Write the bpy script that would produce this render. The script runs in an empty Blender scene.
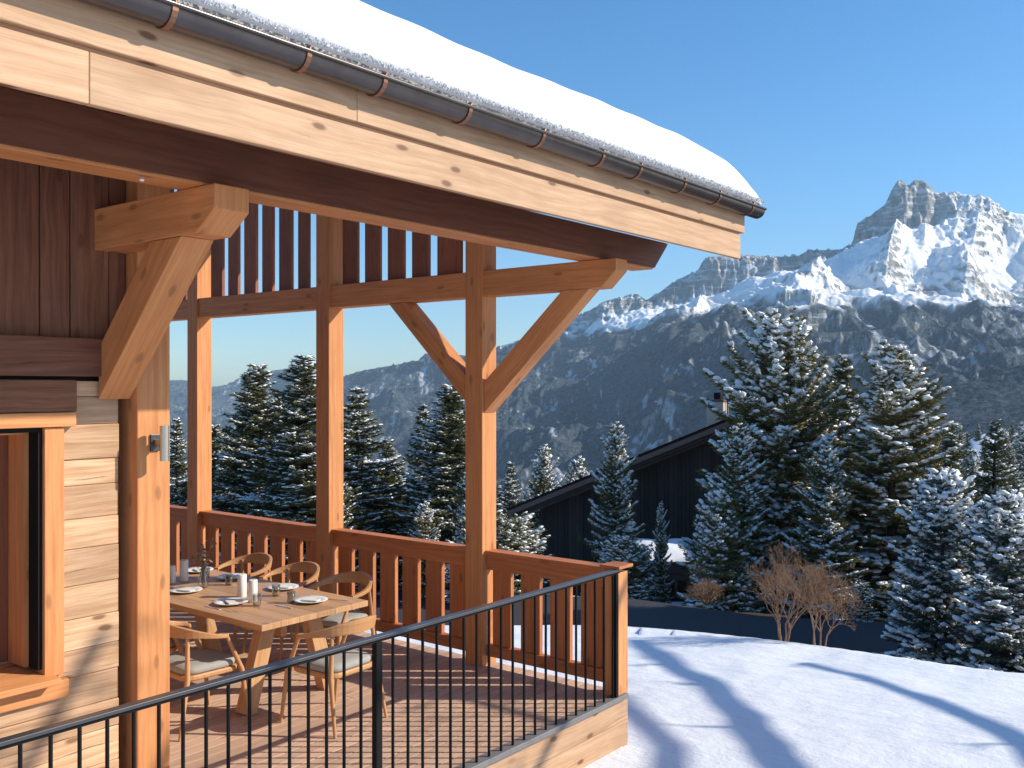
import bpy, bmesh, math, random
import numpy as np
from mathutils import Vector, Matrix

# ------------------------------------------------------------------ camera, sky, sun, exposure
# World X runs along the chalet facade (away to the right), world Y runs into the house.
FU = Vector((0.7837, 0.6211, 0.0))      # camera forward
RU = Vector((0.6211, -0.7837, 0.0))     # camera right
CAMZ = 2.5
scn = bpy.context.scene
cd = bpy.data.cameras.new('camera'); cam = bpy.data.objects.new('camera', cd)
scn.collection.objects.link(cam); scn.camera = cam
cam.location = (0, 0, CAMZ); cam.rotation_euler = (math.radians(90), 0, math.atan2(0.6211, 0.7837) - math.pi/2)
cd.sensor_width = 36; cd.lens = 963/1024*36; cd.shift_y = 2/1024; cd.clip_start = 0.05; cd.clip_end = 40000

SUN_EL = math.radians(30.8)
SUN_DIR = Vector((0.62*math.cos(SUN_EL), -0.7846*math.cos(SUN_EL), math.sin(SUN_EL)))
world = bpy.data.worlds.new("World"); scn.world = world; world.use_nodes = True
wn = world.node_tree; bg = wn.nodes['Background']
sky = wn.nodes.new('ShaderNodeTexSky'); sky.sky_type = 'NISHITA'; sky.sun_disc = False
sky.sun_elevation = SUN_EL; sky.sun_rotation = math.radians(141.7)
sky.altitude = 1200; sky.air_density = 1.0; sky.dust_density = 1.3; sky.ozone_density = 4.0
hs = wn.nodes.new('ShaderNodeHueSaturation'); hs.inputs['Saturation'].default_value = 1.25; wn.links.new(sky.outputs[0], hs.inputs['Color'])
tn = wn.nodes.new('ShaderNodeMix'); tn.data_type = 'RGBA'; tn.blend_type = 'MULTIPLY'; tn.inputs[0].default_value = 1; tn.inputs[7].default_value = (1.0, 1.07, 1.03, 1)
wn.links.new(hs.outputs[0], tn.inputs[6]); wn.links.new(tn.outputs[2], bg.inputs[0]); bg.inputs[1].default_value = 0.15
sl = bpy.data.lights.new('sun', 'SUN'); sun = bpy.data.objects.new('sun', sl); scn.collection.objects.link(sun)
sl.energy = 5.0; sl.angle = math.radians(0.55); sl.color = (1.0, 0.91, 0.77)
sun.rotation_euler = SUN_DIR.to_track_quat('Z', 'Y').to_euler(); sun.location = (20, -20, 40)
scn.view_settings.view_transform = 'Standard'; scn.view_settings.look = 'None'
scn.view_settings.exposure = 0.36; scn.view_settings.gamma = 1.0
scn.render.engine = 'CYCLES'
scn.cycles.max_bounces = 8; scn.cycles.diffuse_bounces = 5; scn.cycles.volume_bounces = 0

COL = scn.collection
rnd = random.Random(7)

# ------------------------------------------------------------------ helpers
def tag(o, label=None, cat=None, group=None, kind=None):
    if label: o['label'] = label
    if cat: o['category'] = cat
    if group: o['group'] = group
    if kind: o['kind'] = kind
    return o

def empty(name, loc=(0, 0, 0), rz=0.0):
    o = bpy.data.objects.new(name, None); COL.objects.link(o)
    o.empty_display_size = 0.2; o.location = loc; o.rotation_euler = (0, 0, rz)
    return o

def copy_tree(o, parent=None):
    c = o.copy(); COL.objects.link(c); c.parent = parent
    for ch in list(o.children): copy_tree(ch, c)
    return c

class MB:
    """collects faces; builds ONE mesh object with metre UVs running along the grain"""
    def __init__(self): self.v = []; self.f = []; self.uv = []; self.t = []; self.mi = []; self.sm = []
    def add(self, verts, faces, grain=None, tint=None, smooth=False, uvs=None, mi=0):
        n = len(self.v); self.v += [tuple(p) for p in verts]
        if tint is None: tint = rnd.random()
        if grain is None: grain = Vector((1, 0, 0))
        g = Vector(grain).normalized(); off = (rnd.uniform(0, 40), rnd.uniform(0, 40))
        for f in faces:
            self.f.append([n+i for i in f]); self.t.append(tint); self.mi.append(mi); self.sm.append(smooth)
            P = [Vector(verts[i]) for i in f]
            nn = (P[1]-P[0]).cross(P[-1]-P[0])
            if nn.length < 1e-12: nn = Vector((0, 0, 1))
            nn.normalize(); w = nn.cross(g)
            if w.length < 0.3:
                gg = Vector((0, 0, 1)) if abs(nn.z) < .8 else Vector((1, 0, 0)); w = nn.cross(gg); w.normalize(); gg = w.cross(nn)
            else: gg = g; w.normalize()
            for p in P: self.uv.append((p.dot(gg)+off[0], p.dot(w)+off[1]))
    def box(self, a, b, grain=None, tint=None, mi=0):
        x0, y0, z0 = a; x1, y1, z1 = b
        if grain is None:
            d = (abs(x1-x0), abs(y1-y0), abs(z1-z0)); k = d.index(max(d)); grain = [(1, 0, 0), (0, 1, 0), (0, 0, 1)][k]
        v = [(x0, y0, z0), (x1, y0, z0), (x1, y1, z0), (x0, y1, z0), (x0, y0, z1), (x1, y0, z1), (x1, y1, z1), (x0, y1, z1)]
        self.add(v, [(0, 3, 2, 1), (4, 5, 6, 7), (0, 1, 5, 4), (1, 2, 6, 5), (2, 3, 7, 6), (3, 0, 4, 7)], grain, tint, mi=mi)
    def beam(self, p0, p1, w, h, up=(0, 0, 1), tint=None, w1=None, h1=None):
        p0 = Vector(p0); p1 = Vector(p1); d = (p1-p0).normalized(); s = d.cross(Vector(up)).normalized(); u = s.cross(d)
        w1 = w1 or w; h1 = h1 or h
        v = []
        for p, ww, hh in ((p0, w, h), (p1, w1, h1)):
            v += [p-s*ww/2-u*hh/2, p+s*ww/2-u*hh/2, p+s*ww/2+u*hh/2, p-s*ww/2+u*hh/2]
        self.add(v, [(0, 3, 2, 1), (4, 5, 6, 7), (0, 1, 5, 4), (1, 2, 6, 5), (2, 3, 7, 6), (3, 0, 4, 7)], d, tint)
    def prism(self, poly, axis, a, b, grain=None, tint=None):
        """poly: 2-D points; axis 'x' -> (y,z) polygon from x=a..b ; 'y' -> (x,z) ; 'z' -> (x,y)"""
        def P(q, t): return (t, q[0], q[1]) if axis == 'x' else ((q[0], t, q[1]) if axis == 'y' else (q[0], q[1], t))
        n = len(poly); v = [P(q, a) for q in poly]+[P(q, b) for q in poly]
        ar = sum(poly[i][0]*poly[(i+1) % n][1]-poly[(i+1) % n][0]*poly[i][1] for i in range(n))
        flip = (ar > 0) != (b > a)
        if axis == 'y': flip = not flip
        f = [list(range(n))[::-1], list(range(n, 2*n))]+[(i, (i+1) % n, n+(i+1) % n, n+i) for i in range(n)]
        if flip: f = [list(q)[::-1] for q in f]
        self.add(v, f, grain or {'x': (1, 0, 0), 'y': (0, 1, 0), 'z': (0, 0, 1)}[axis], tint)
    def tube(self, pts, rad, seg=10, caps=True, tint=None, smooth=True, flat=1.0):
        pts = [Vector(p) for p in pts]; n = len(pts); rs = rad if isinstance(rad, (list, tuple)) else [rad]*n
        v = []; prev = None
        for i, p in enumerate(pts):
            d = (pts[min(i+1, n-1)]-pts[max(i-1, 0)]).normalized()
            if prev is None:
                a = Vector((0, 0, 1)) if abs(d.z) < .9 else Vector((1, 0, 0)); s = d.cross(a).normalized()
            else:
                s = (prev-d*prev.dot(d)).normalized()
            prev = s; u = s.cross(d)
            for k in range(seg):
                t = 2*math.pi*k/seg; v.append(p+s*math.cos(t)*rs[i]+u*math.sin(t)*rs[i]*flat)
        f = []
        for i in range(n-1):
            for k in range(seg):
                k2 = (k+1) % seg; f.append((i*seg+k, i*seg+k2, (i+1)*seg+k2, (i+1)*seg+k))
        self.add(v, f, pts[-1]-pts[0], tint, smooth)
        if caps: self.add(v[:seg], [list(range(seg))[::-1]], None, tint); self.add(v[-seg:], [list(range(seg))], None, tint)
    def lathe(self, prof, c=(0, 0, 0), seg=28, tint=.5, smooth=True):
        v = []; f = []; n = len(prof)
        for r, z in prof:
            for k in range(seg):
                a = 2*math.pi*k/seg; v.append((c[0]+r*math.cos(a), c[1]+r*math.sin(a), c[2]+z))
        for i in range(n-1):
            for k in range(seg):
                k2 = (k+1) % seg; f.append((i*seg+k, i*seg+k2, (i+1)*seg+k2, (i+1)*seg+k))
        self.add(v, f, (0, 0, 1), tint, smooth)
    def build(self, name, mat, parent=None, bevel=0.0, loc=None):
        me = bpy.data.meshes.new(name); me.from_pydata(self.v, [], self.f)
        uvl = me.uv_layers.new(name='UVMap'); uvl.data.foreach_set('uv', np.array(self.uv, dtype=np.float32).ravel())
        at = me.attributes.new('tint', 'FLOAT', 'FACE'); at.data.foreach_set('value', np.array(self.t, dtype=np.float32))
        me.polygons.foreach_set('use_smooth', np.array(self.sm, dtype=bool))
        mats = mat if isinstance(mat, list) else [mat]
        for m in mats: me.materials.append(m)
        me.polygons.foreach_set('material_index', np.array(self.mi, dtype=np.int32))
        me.update()
        o = bpy.data.objects.new(name, me); COL.objects.link(o)
        if parent is not None: o.parent = parent
        if loc is not None: o.location = loc
        if bevel > 0:
            bm = o.modifiers.new('bevel', 'BEVEL'); bm.width = bevel; bm.segments = 2; bm.limit_method = 'ANGLE'; bm.angle_limit = math.radians(40)
        return o

def recentre(o, loc):
    """move an object's origin to loc, keeping its mesh in place"""
    M = Matrix.Translation(-Vector(loc)); o.data.transform(M); o.location = loc; return o

def np_mesh(name, V, F, mats, fmat=None, smooth=False, parent=None):
    """V (n,3) float, F (m,k) int -> object"""
    me = bpy.data.meshes.new(name); k = F.shape[1]
    me.vertices.add(len(V)); me.vertices.foreach_set('co', V.astype(np.float32).ravel())
    me.loops.add(F.size); me.loops.foreach_set('vertex_index', F.astype(np.int32).ravel())
    me.polygons.add(len(F)); me.polygons.foreach_set('loop_start', (np.arange(len(F))*k).astype(np.int32))
    me.polygons.foreach_set('loop_total', np.full(len(F), k, dtype=np.int32))
    if smooth: me.polygons.foreach_set('use_smooth', np.ones(len(F), dtype=bool))
    for m in (mats if isinstance(mats, list) else [mats]): me.materials.append(m)
    if fmat is not None: me.polygons.foreach_set('material_index', fmat.astype(np.int32))
    me.update(calc_edges=True); me.validate()
    o = bpy.data.objects.new(name, me); COL.objects.link(o)
    if parent is not None: o.parent = parent
    return o

# ------------------------------------------------------------------ material helpers
def newmat(name):
    m = bpy.data.materials.new(name); m.use_nodes = True
    return m, m.node_tree, m.node_tree.nodes['Principled BSDF']
def N(nt, t, **kw):
    n = nt.nodes.new(t)
    for k, v in kw.items(): setattr(n, k, v)
    return n
def ramp(nt, fac, stops, interp='LINEAR'):
    r = N(nt, 'ShaderNodeValToRGB'); r.color_ramp.interpolation = interp
    e = r.color_ramp.elements
    while len(e) < len(stops): e.new(0.5)
    for i, (p, c) in enumerate(stops):
        e[i].position = p; e[i].color = (c, c, c, 1) if isinstance(c, (int, float)) else (*c, 1)
    nt.links.new(fac, r.inputs[0]); return r.outputs[0]
def mixc(nt, fac, a, b, mode='MIX'):
    n = N(nt, 'ShaderNodeMix', data_type='RGBA', blend_type=mode)
    for i, x in ((0, fac), (6, a), (7, b)):
        if isinstance(x, (int, float)): n.inputs[i].default_value = x
        elif isinstance(x, tuple): n.inputs[i].default_value = (*x, 1)
        else: nt.links.new(x, n.inputs[i])
    return n.outputs[2]
def math_(nt, op, a, b=None, clamp=False):
    n = N(nt, 'ShaderNodeMath', operation=op, use_clamp=clamp)
    for i, x in ((0, a), (1, b)):
        if x is None: continue
        if isinstance(x, (int, float)): n.inputs[i].default_value = x
        else: nt.links.new(x, n.inputs[i])
    return n.outputs[0]
def mapping(nt, vec, scale, loc=(0, 0, 0)):
    m = N(nt, 'ShaderNodeMapping'); m.inputs['Scale'].default_value = scale; m.inputs['Location'].default_value = loc
    nt.links.new(vec, m.inputs[0]); return m.outputs[0]
def noise(nt, vec, scale, detail=4, rough=.55, dist=0.0):
    n = N(nt, 'ShaderNodeTexNoise'); n.inputs['Scale'].default_value = scale; n.inputs['Detail'].default_value = detail
    n.inputs['Roughness'].default_value = rough; n.inputs['Distortion'].default_value = dist
    if vec is not None: nt.links.new(vec, n.inputs['Vector'])
    return n.outputs[0]
def bump(nt, bsdf, h, strength=.3, dist=.01):
    b = N(nt, 'ShaderNodeBump'); b.inputs['Strength'].default_value = strength; b.inputs['Distance'].default_value = dist
    nt.links.new(h, b.inputs['Height']); nt.links.new(b.outputs[0], bsdf.inputs['Normal'])

def wood(name, light, dark, knot=(.12, .05, .02), knots=1.0, rough=.6, tintamt=.25, crack=0.0, grey=0.0, bumpy=.25, blotch=.35):
    m, nt, b = newmat(name)
    uv = N(nt, 'ShaderNodeUVMap').outputs[0]
    wob = noise(nt, mapping(nt, uv, (1.1, 3.0, 1)), 1.0, 2)
    off = N(nt, 'ShaderNodeVectorMath', operation='MULTIPLY_ADD'); nt.links.new(N(nt, 'ShaderNodeCombineXYZ').outputs[0], off.inputs[2])
    comb = N(nt, 'ShaderNodeCombineXYZ'); nt.links.new(wob, comb.inputs[1])
    sc = N(nt, 'ShaderNodeVectorMath', operation='SCALE'); nt.links.new(comb.outputs[0], sc.inputs[0]); sc.inputs['Scale'].default_value = .10
    add = N(nt, 'ShaderNodeVectorMath', operation='ADD'); nt.links.new(uv, add.inputs[0]); nt.links.new(sc.outputs[0], add.inputs[1])
    uvd = add.outputs[0]
    g1 = noise(nt, mapping(nt, uvd, (1.3, 34, 1)), 1.0, 5, .6)
    g2 = noise(nt, mapping(nt, uvd, (5, 150, 1)), 1.0, 3, .6)
    g = math_(nt, 'ADD', math_(nt, 'MULTIPLY', g1, .72), math_(nt, 'MULTIPLY', g2, .28))
    col = ramp(nt, g, [(.36, dark), (.60, light)])
    bl = noise(nt, mapping(nt, uv, (1.6, 5, 1)), 1.0, 3, .6)
    col = mixc(nt, math_(nt, 'MULTIPLY', ramp(nt, bl, [(.45, 0.0), (.75, 1.0)]), blotch), col, tuple(x*.62 for x in dark))
    # knots
    vo = N(nt, 'ShaderNodeTexVoronoi', voronoi_dimensions='2D'); vo.inputs['Scale'].default_value = 1.0; vo.inputs['Randomness'].default_value = 1.0
    nt.links.new(mapping(nt, uvd, (2.1, 5.2, 1)), vo.inputs['Vector'])
    kd = vo.outputs['Distance']
    sel = ramp(nt, N_sep(nt, vo.outputs['Color']), [(.58, 0.0), (.62, 1.0)])
    kn = math_(nt, 'MULTIPLY', ramp(nt, kd, [(.06, 1.0), (.115, 0.0)]), sel)
    halo = math_(nt, 'MULTIPLY', ramp(nt, kd, [(.08, 1.0), (.28, 0.0)]), sel)
    col = mixc(nt, math_(nt, 'MULTIPLY', halo, .16*knots), col, tuple(x*.7 for x in dark))
    col = mixc(nt, math_(nt, 'MULTIPLY', kn, .85*knots), col, knot)
    # per-board tint
    ti = N(nt, 'ShaderNodeAttribute', attribute_name='tint').outputs['Fac']
    tv = math_(nt, 'ADD', math_(nt, 'MULTIPLY', ti, tintamt), 1-tintamt*.6)
    hv = N(nt, 'ShaderNodeHueSaturation'); nt.links.new(tv, hv.inputs['Value']); nt.links.new(col, hv.inputs['Color']); col = hv.outputs[0]
    if grey > 0:
        gm = noise(nt, mapping(nt, uv, (.8, 9, 1), (3, 9, 0)), 1.0, 5, .65)
        gf = math_(nt, 'MULTIPLY', ramp(nt, math_(nt, 'ADD', gm, math_(nt, 'MULTIPLY', ti, .25)), [(.5, 0.0), (.8, 1.0)]), grey)
        col = mixc(nt, gf, col, (.17, .14, .125))
    h = g
    if crack > 0:
        cn = noise(nt, mapping(nt, uvd, (.7, 26, 1), (7, 2, 0)), 1.0, 6, .7)
        cr = ramp(nt, cn, [(.31, 1.0), (.355, 0.0)])
        col = mixc(nt, math_(nt, 'MULTIPLY', cr, crack), col, (.035, .02, .012))
        h = math_(nt, 'SUBTRACT', g, math_(nt, 'MULTIPLY', cr, .8))
    nt.links.new(col, b.inputs['Base Color']); b.inputs['Roughness'].default_value = rough
    b.inputs['Specular IOR Level'].default_value = .35
    bump(nt, b, h, bumpy, .006)
    return m
def N_sep(nt, col):
    s = N(nt, 'ShaderNodeSeparateColor'); nt.links.new(col, s.inputs[0]); return s.outputs[0]

def plain(name, col, rough=.6, metal=0.0, var=.12, nscale=18, spec=.5, bmp=0.0):
    m, nt, b = newmat(name)
    tc = N(nt, 'ShaderNodeTexCoord').outputs['Object']
    n = noise(nt, tc, nscale, 4, .6)
    c = mixc(nt, n, tuple(x*(1-var) for x in col), tuple(min(1, x*(1+var)) for x in col))
    nt.links.new(c, b.inputs['Base Color']); b.inputs['Roughness'].default_value = rough; b.inputs['Metallic'].default_value = metal
    b.inputs['Specular IOR Level'].default_value = spec
    if bmp: bump(nt, b, n, bmp, .003)
    return m

M = {}
M['larch'] = wood('larch_timber', (.70, .31, .118), (.54, .20, .066), knots=.5, blotch=.3, crack=.3)
M['fascia'] = wood('fascia_spruce', (.60, .38, .23), (.46, .26, .135), knot=(.15, .055, .025), knots=1.0, tintamt=.15, blotch=.5, crack=.45)
M['rail'] = wood('stained_rail_wood', (.57, .205, .072), (.43, .135, .043), knots=.6, tintamt=.2, blotch=.25)
M['slat'] = wood('dark_slat_wood', (.32, .11, .05), (.21, .065, .03), knots=.5)
M['oldwall'] = wood('weathered_wall_timber', (.74, .48, .29), (.49, .27, .14), knot=(.14, .07, .03), knots=.9, rough=.8, tintamt=.38, crack=.8, grey=.0, bumpy=.8, blotch=.45)
M['siding'] = wood('old_vertical_siding', (.30, .125, .066), (.17, .066, .034), knots=.8, rough=.85, tintamt=.5, crack=.7, grey=.12, bumpy=.7)
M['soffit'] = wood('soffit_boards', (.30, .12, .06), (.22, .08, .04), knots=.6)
M['purlin'] = wood('purlin_shade_brown', (.18, .066, .033), (.125, .042, .02), knots=.6)  # eave shade as a dark colour, for the purlin's front face only
M['deck'] = wood('deck_boards', (.64, .435, .31), (.50, .32, .22), knots=.4, rough=.75, tintamt=.3, blotch=.35)
M['oak'] = wood('oiled_oak', (.60, .32, .14), (.46, .225, .09), knots=.0, rough=.45, tintamt=.15, blotch=.15, bumpy=.1)
M['table'] = wood('table_oak', (.58, .34, .17), (.46, .24, .11), knots=.5, rough=.45, tintamt=.3, blotch=.2, bumpy=.1)
M['darkwood'] = wood('tarred_boards', (.042, .034, .030), (.022, .018, .016), knots=0, rough=.9, tintamt=.6)
M['rake'] = wood('brown_rake_board', (.16, .11, .095), (.10, .07, .06), knots=0, rough=.8)
M['black'] = plain('black_painted_steel', (.010, .010, .010), .65, .0, .1, spec=.12)
M['railtop'] = plain('grey_steel_handrail', (.07, .07, .075), .35, .3, .1)
M['gutter'] = plain('aged_dark_zinc', (.11, .095, .09), .28, .8, .35, 9)
M['copper'] = plain('copper_brown_metal', (.30, .15, .09), .4, .8, .2, 9)
M['steel'] = plain('brushed_brass_steel', (.55, .48, .38), .3, .9, .1)
M['zincpipe'] = plain('painted_edge', (.20, .19, .185), .55, .2, .2)
M['cushion'] = plain('grey_cushion_fabric', (.36, .345, .31), .95, 0, .12, 60, .1, .3)
M['ceramic'] = plain('white_ceramic', (.80, .79, .77), .25, 0, .02)
M['napkin'] = plain('pale_linen', (.74, .70, .64), .9, 0, .06, 60, .1)
M['wax'] = plain('white_wax', (.82, .79, .73), .5, 0, .02)
M['cutlery'] = plain('cutlery_steel', (.6, .58, .55), .2, 1, .05)
M['stone'] = plain('chimney_render', (.50, .40, .33), .9, 0, .15, 6)
M['leafdry'] = plain('dried_leaf', (.24, .20, .14), .8, 0, .3, 30)
M['bark'] = plain('conifer_bark', (.085, .06, .045), .95, 0, .4, 12, .1, .6)
M['twig'] = plain('bare_orange_twigs', (.30, .185, .115), .85, 0, .3, 8, .2)
M['paletwig'] = plain('pale_shrub_stem', (.42, .32, .22), .85, 0, .3, 8, .2)
m, nt, b = newmat('clear_glass'); tr_ = N(nt, 'ShaderNodeBsdfTransparent'); tr_.inputs[0].default_value = (.90, .92, .91, 1); gl_ = N(nt, 'ShaderNodeBsdfGlossy'); gl_.inputs['Roughness'].default_value = .05
ly = N(nt, 'ShaderNodeLayerWeight'); ly.inputs[0].default_value = .35; mx = N(nt, 'ShaderNodeMixShader'); nt.links.new(ly.outputs['Facing'], mx.inputs[0]); nt.links.new(tr_.outputs[0], mx.inputs[1]); nt.links.new(gl_.outputs[0], mx.inputs[2]); nt.links.new(mx.outputs[0], nt.nodes['Material Output'].inputs['Surface'])
M['glass'] = m
m, nt, b = newmat('window_pane'); b.inputs['Base Color'].default_value = (.02, .02, .022, 1); b.inputs['Roughness'].default_value = .04
b.inputs['Specular IOR Level'].default_value = .8
M['pane'] = m

def snow_mat(name, col=(.86, .87, .90), sc=3.0, strength=.5, dist=.03, fine=60):
    m, nt, b = newmat(name)
    tc = N(nt, 'ShaderNodeTexCoord').outputs['Object']
    n1 = noise(nt, tc, sc, 5, .55); n2 = noise(nt, tc, fine, 2, .5)
    h = math_(nt, 'ADD', n1, math_(nt, 'MULTIPLY', n2, .06))
    c = mixc(nt, n1, tuple(x*.96 for x in col), col)
    nt.links.new(c, b.inputs['Base Color']); b.inputs['Roughness'].default_value = .75; b.inputs['Specular IOR Level'].default_value = .25
    bump(nt, b, h, strength, dist)
    return m
M['snow'] = snow_mat('snow_surface')
M['treesnow'] = snow_mat('snow_on_branches', (.93, .93, .93), 9, .3, .02)

def needle_mat(name, a, b_):
    m, nt, b = newmat(name)
    gi = N(nt, 'ShaderNodeNewGeometry').outputs['Random Per Island']
    tc = N(nt, 'ShaderNodeTexCoord').outputs['Object']
    n = noise(nt, tc, 1.4, 3)
    f = math_(nt, 'ADD', math_(nt, 'MULTIPLY', gi, .5), math_(nt, 'MULTIPLY', n, .5))
    nt.links.new(mixc(nt, f, a, b_), b.inputs['Base Color']); b.inputs['Roughness'].default_value = .7; b.inputs['Specular IOR Level'].default_value = .2
    return m
M['needle'] = needle_mat('spruce_needles', (.095, .095, .034), (.26, .23, .09))
M['needle_d'] = needle_mat('dark_spruce_needles', (.060, .068, .028), (.18, .175, .078))
M['needle_b'] = needle_mat('bluish_spruce_needles', (.050, .068, .055), (.12, .15, .12))

# ------------------------------------------------------------------ numpy noise
def _hash(ix, iy, seed):
    h = (ix.astype(np.int64)*374761393+iy.astype(np.int64)*668265263+seed*974634777) & 0xffffffff
    h = ((h ^ (h >> 13))*1274126177) & 0xffffffff
    h = (h ^ (h >> 16)) & 0xffffffff
    return h
def gnoise(x, y, seed=0):
    x0 = np.floor(x); y0 = np.floor(y); fx = x-x0; fy = y-y0
    u = fx*fx*fx*(fx*(fx*6-15)+10); v = fy*fy*fy*(fy*(fy*6-15)+10)
    def g(ix, iy, dx, dy):
        a = _hash(ix, iy, seed)/4294967296.0*2*np.pi
        return np.cos(a)*dx+np.sin(a)*dy
    n00 = g(x0, y0, fx, fy); n10 = g(x0+1, y0, fx-1, fy); n01 = g(x0, y0+1, fx, fy-1); n11 = g(x0+1, y0+1, fx-1, fy-1)
    return ((n00*(1-u)+n10*u)*(1-v)+(n01*(1-u)+n11*u)*v)*1.5
def fbm(x, y, o=5, seed=0, gain=.5):
    s = 0; a = 1; t = 0
    for i in range(o):
        s = s+a*gnoise(x*2**i+17.3*i, y*2**i-9.1*i, seed+i); t += a; a *= gain
    return s/t
def ridged(x, y, o=5, seed=0, gain=.5):
    s = 0; a = 1; t = 0; w = 1.0
    for i in range(o):
        n = (1-np.abs(gnoise(x*2**i+7.7*i, y*2**i+3.3*i, seed+i)))**2
        s = s+a*n*w; t += a; a *= gain; w = np.clip(n*1.6, 0, 1)
    return s/t
def sstep(a, b, x):
    t = np.clip((x-a)/(b-a), 0, 1); return t*t*(3-2*t)

# ------------------------------------------------------------------ ground (camera-frame R right, D forward)
def crestD(R): return np.interp(R, [-60, 1.9, 3.7, 4.6, 5.47, 5.9, 9, 20, 60], [17, 15.84, 14.34, 13.1, 11.75, 11.1, 9.0, 6, 2])
def roadE(R): return np.interp(R, [-60, 4.26, 8.06, 12.2, 30, 60], [44, 33.8, 31.3, 30.2, 32, 36])
def ground_z(R, D):
    R = np.asarray(R, dtype=float); D = np.asarray(D, dtype=float)
    lawn = -.42-.132*np.clip(D-7.8, 0, None)
    lawn = lawn+.09*fbm(R*.35, D*.35, 3, 5)*sstep(8.5, 11, D)+.02*fbm(R*1.3, D*.8, 3, 9)*sstep(8, 9, np.hypot(R-0, D))
    Dc = crestD(R)+.25*fbm(R*.6, D*0, 2, 21)
    s = np.clip(D-Dc, 0, None)
    zc = -.42-.132*np.clip(Dc-7.8, 0, None)
    down = zc-.62*s*s/(s+1.2)
    re = roadE(R)
    low = -5.0-.22*np.clip(D-re, 0, 18)+.25*fbm(R*.25, D*.25, 4, 33)*sstep(0, 3, D-re)
    down = np.maximum(down, low)
    z = np.where(s > 0, down, lawn)
    far = np.clip(D-52, 0, None)
    q = sstep(.28, .50, R/np.maximum(D, 1))
    midfall = far*.28
    platfall = .0*np.clip(far, 0, 250)+np.clip(D-240, 0, None)*.5
    fall = midfall*(1-q)+platfall*q
    fall = np.minimum(fall, 240)
    z = z-fall+(1.5-.9*q)*fbm(R*.03, D*.03, 4, 44)*sstep(60, 160, D)
    back = np.clip(-D-2, 0, None)
    return z+np.minimum(back*.05, 5)
def gz(R, D): return float(ground_z(np.array([R]), np.array([D]))[0])
def W(R, D, z=0.0): return Vector((RU.x*R+FU.x*D, RU.y*R+FU.y*D, z))
def PX(x, D, z=0.0): return W((x-512)/963*D, D, z)

def polar_sheet(name, az, rr, zfun, mat, close=False):
    A, Rr = np.meshgrid(az, rr)          # rows: r ; cols: az
    R = np.sin(A)*Rr; D = np.cos(A)*Rr
    Z = zfun(R, D, A, Rr)
    X = RU.x*R+FU.x*D; Y = RU.y*R+FU.y*D
    V = np.stack([X, Y, Z], -1).reshape(-1, 3)
    nr, na = A.shape; idx = np.arange(nr*na).reshape(nr, na)
    a = idx[:-1, :-1].ravel(); b_ = idx[:-1, 1:].ravel(); c = idx[1:, 1:].ravel(); d = idx[1:, :-1].ravel()
    F = np.stack([a, d, c, b_], -1)
    if close:
        F = np.vstack([F, np.stack([idx[:-1, -1], idx[1:, -1], idx[1:, 0], idx[:-1, 0]], -1)])
    return np_mesh(name, V, F, mat, smooth=True), V, (nr, na)

m, nt, b = newmat('snow_ground')
tc = N(nt, 'ShaderNodeTexCoord').outputs['Object']; at = N(nt, 'ShaderNodeAttribute', attribute_name='bare').outputs['Fac']
n1 = noise(nt, mapping(nt, tc, (1.25, .8, 1)), 2.1, 6, .6); n2 = noise(nt, tc, 26, 4, .6); n3 = noise(nt, tc, .8, 6, .6); n4 = noise(nt, tc, 150, 2, .5)
sn = mixc(nt, n1, (.70, .735, .79), (.79, .81, .85))
so = mixc(nt, n2, (.030, .022, .016), (.10, .075, .05))
bf = ramp(nt, math_(nt, 'ADD', at, math_(nt, 'MULTIPLY', math_(nt, 'SUBTRACT', math_(nt, 'ADD', math_(nt, 'MULTIPLY', n3, .5), math_(nt, 'MULTIPLY', n2, .5)), .5), 1.6)), [(.46, 0.0), (.56, 1.0)])
nt.links.new(mixc(nt, bf, sn, so), b.inputs['Base Color']); b.inputs['Roughness'].default_value = .8; b.inputs['Specular IOR Level'].default_value = .2
hh = math_(nt, 'ADD', math_(nt, 'MULTIPLY', n1, 1.0), math_(nt, 'ADD', math_(nt, 'MULTIPLY', n2, .10), math_(nt, 'MULTIPLY', n4, .02)))
bump(nt, b, hh, .6, .07)
M['ground'] = m

dense = np.linspace(math.radians(-42), math.radians(42), 700)
coarse = np.linspace(math.radians(42), math.radians(318), 120)[1:-1]
az = np.concatenate([dense, coarse]); rr = np.geomspace(.8, 470, 420)
g, V, _ = polar_sheet('ground', az, rr, lambda R, D, A, Q: ground_z(R, D), M['ground'], close=True)
Rv = V[:, 0]*RU.x+V[:, 1]*RU.y; Dv = V[:, 0]*FU.x+V[:, 1]*FU.y
s = Dv-crestD(Rv); q = sstep(.2, 1.2, s)*(1-sstep(0, 1.5, Dv-roadE(Rv)))*.62
q = np.maximum(q, sstep(.05, .8, s)*sstep(4.5, 8, Rv)*(1-sstep(34, 46, Dv))*.95)
q = np.maximum(q, sstep(0, 3, Dv-roadE(Rv))*(1-sstep(44, 60, Dv))*.48)
q = np.where(Dv > 60, .18, q)
atr = g.data.attributes.new('bare', 'FLOAT', 'POINT'); atr.data.foreach_set('value', q.astype(np.float32))
tag(g, kind='structure')

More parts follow.
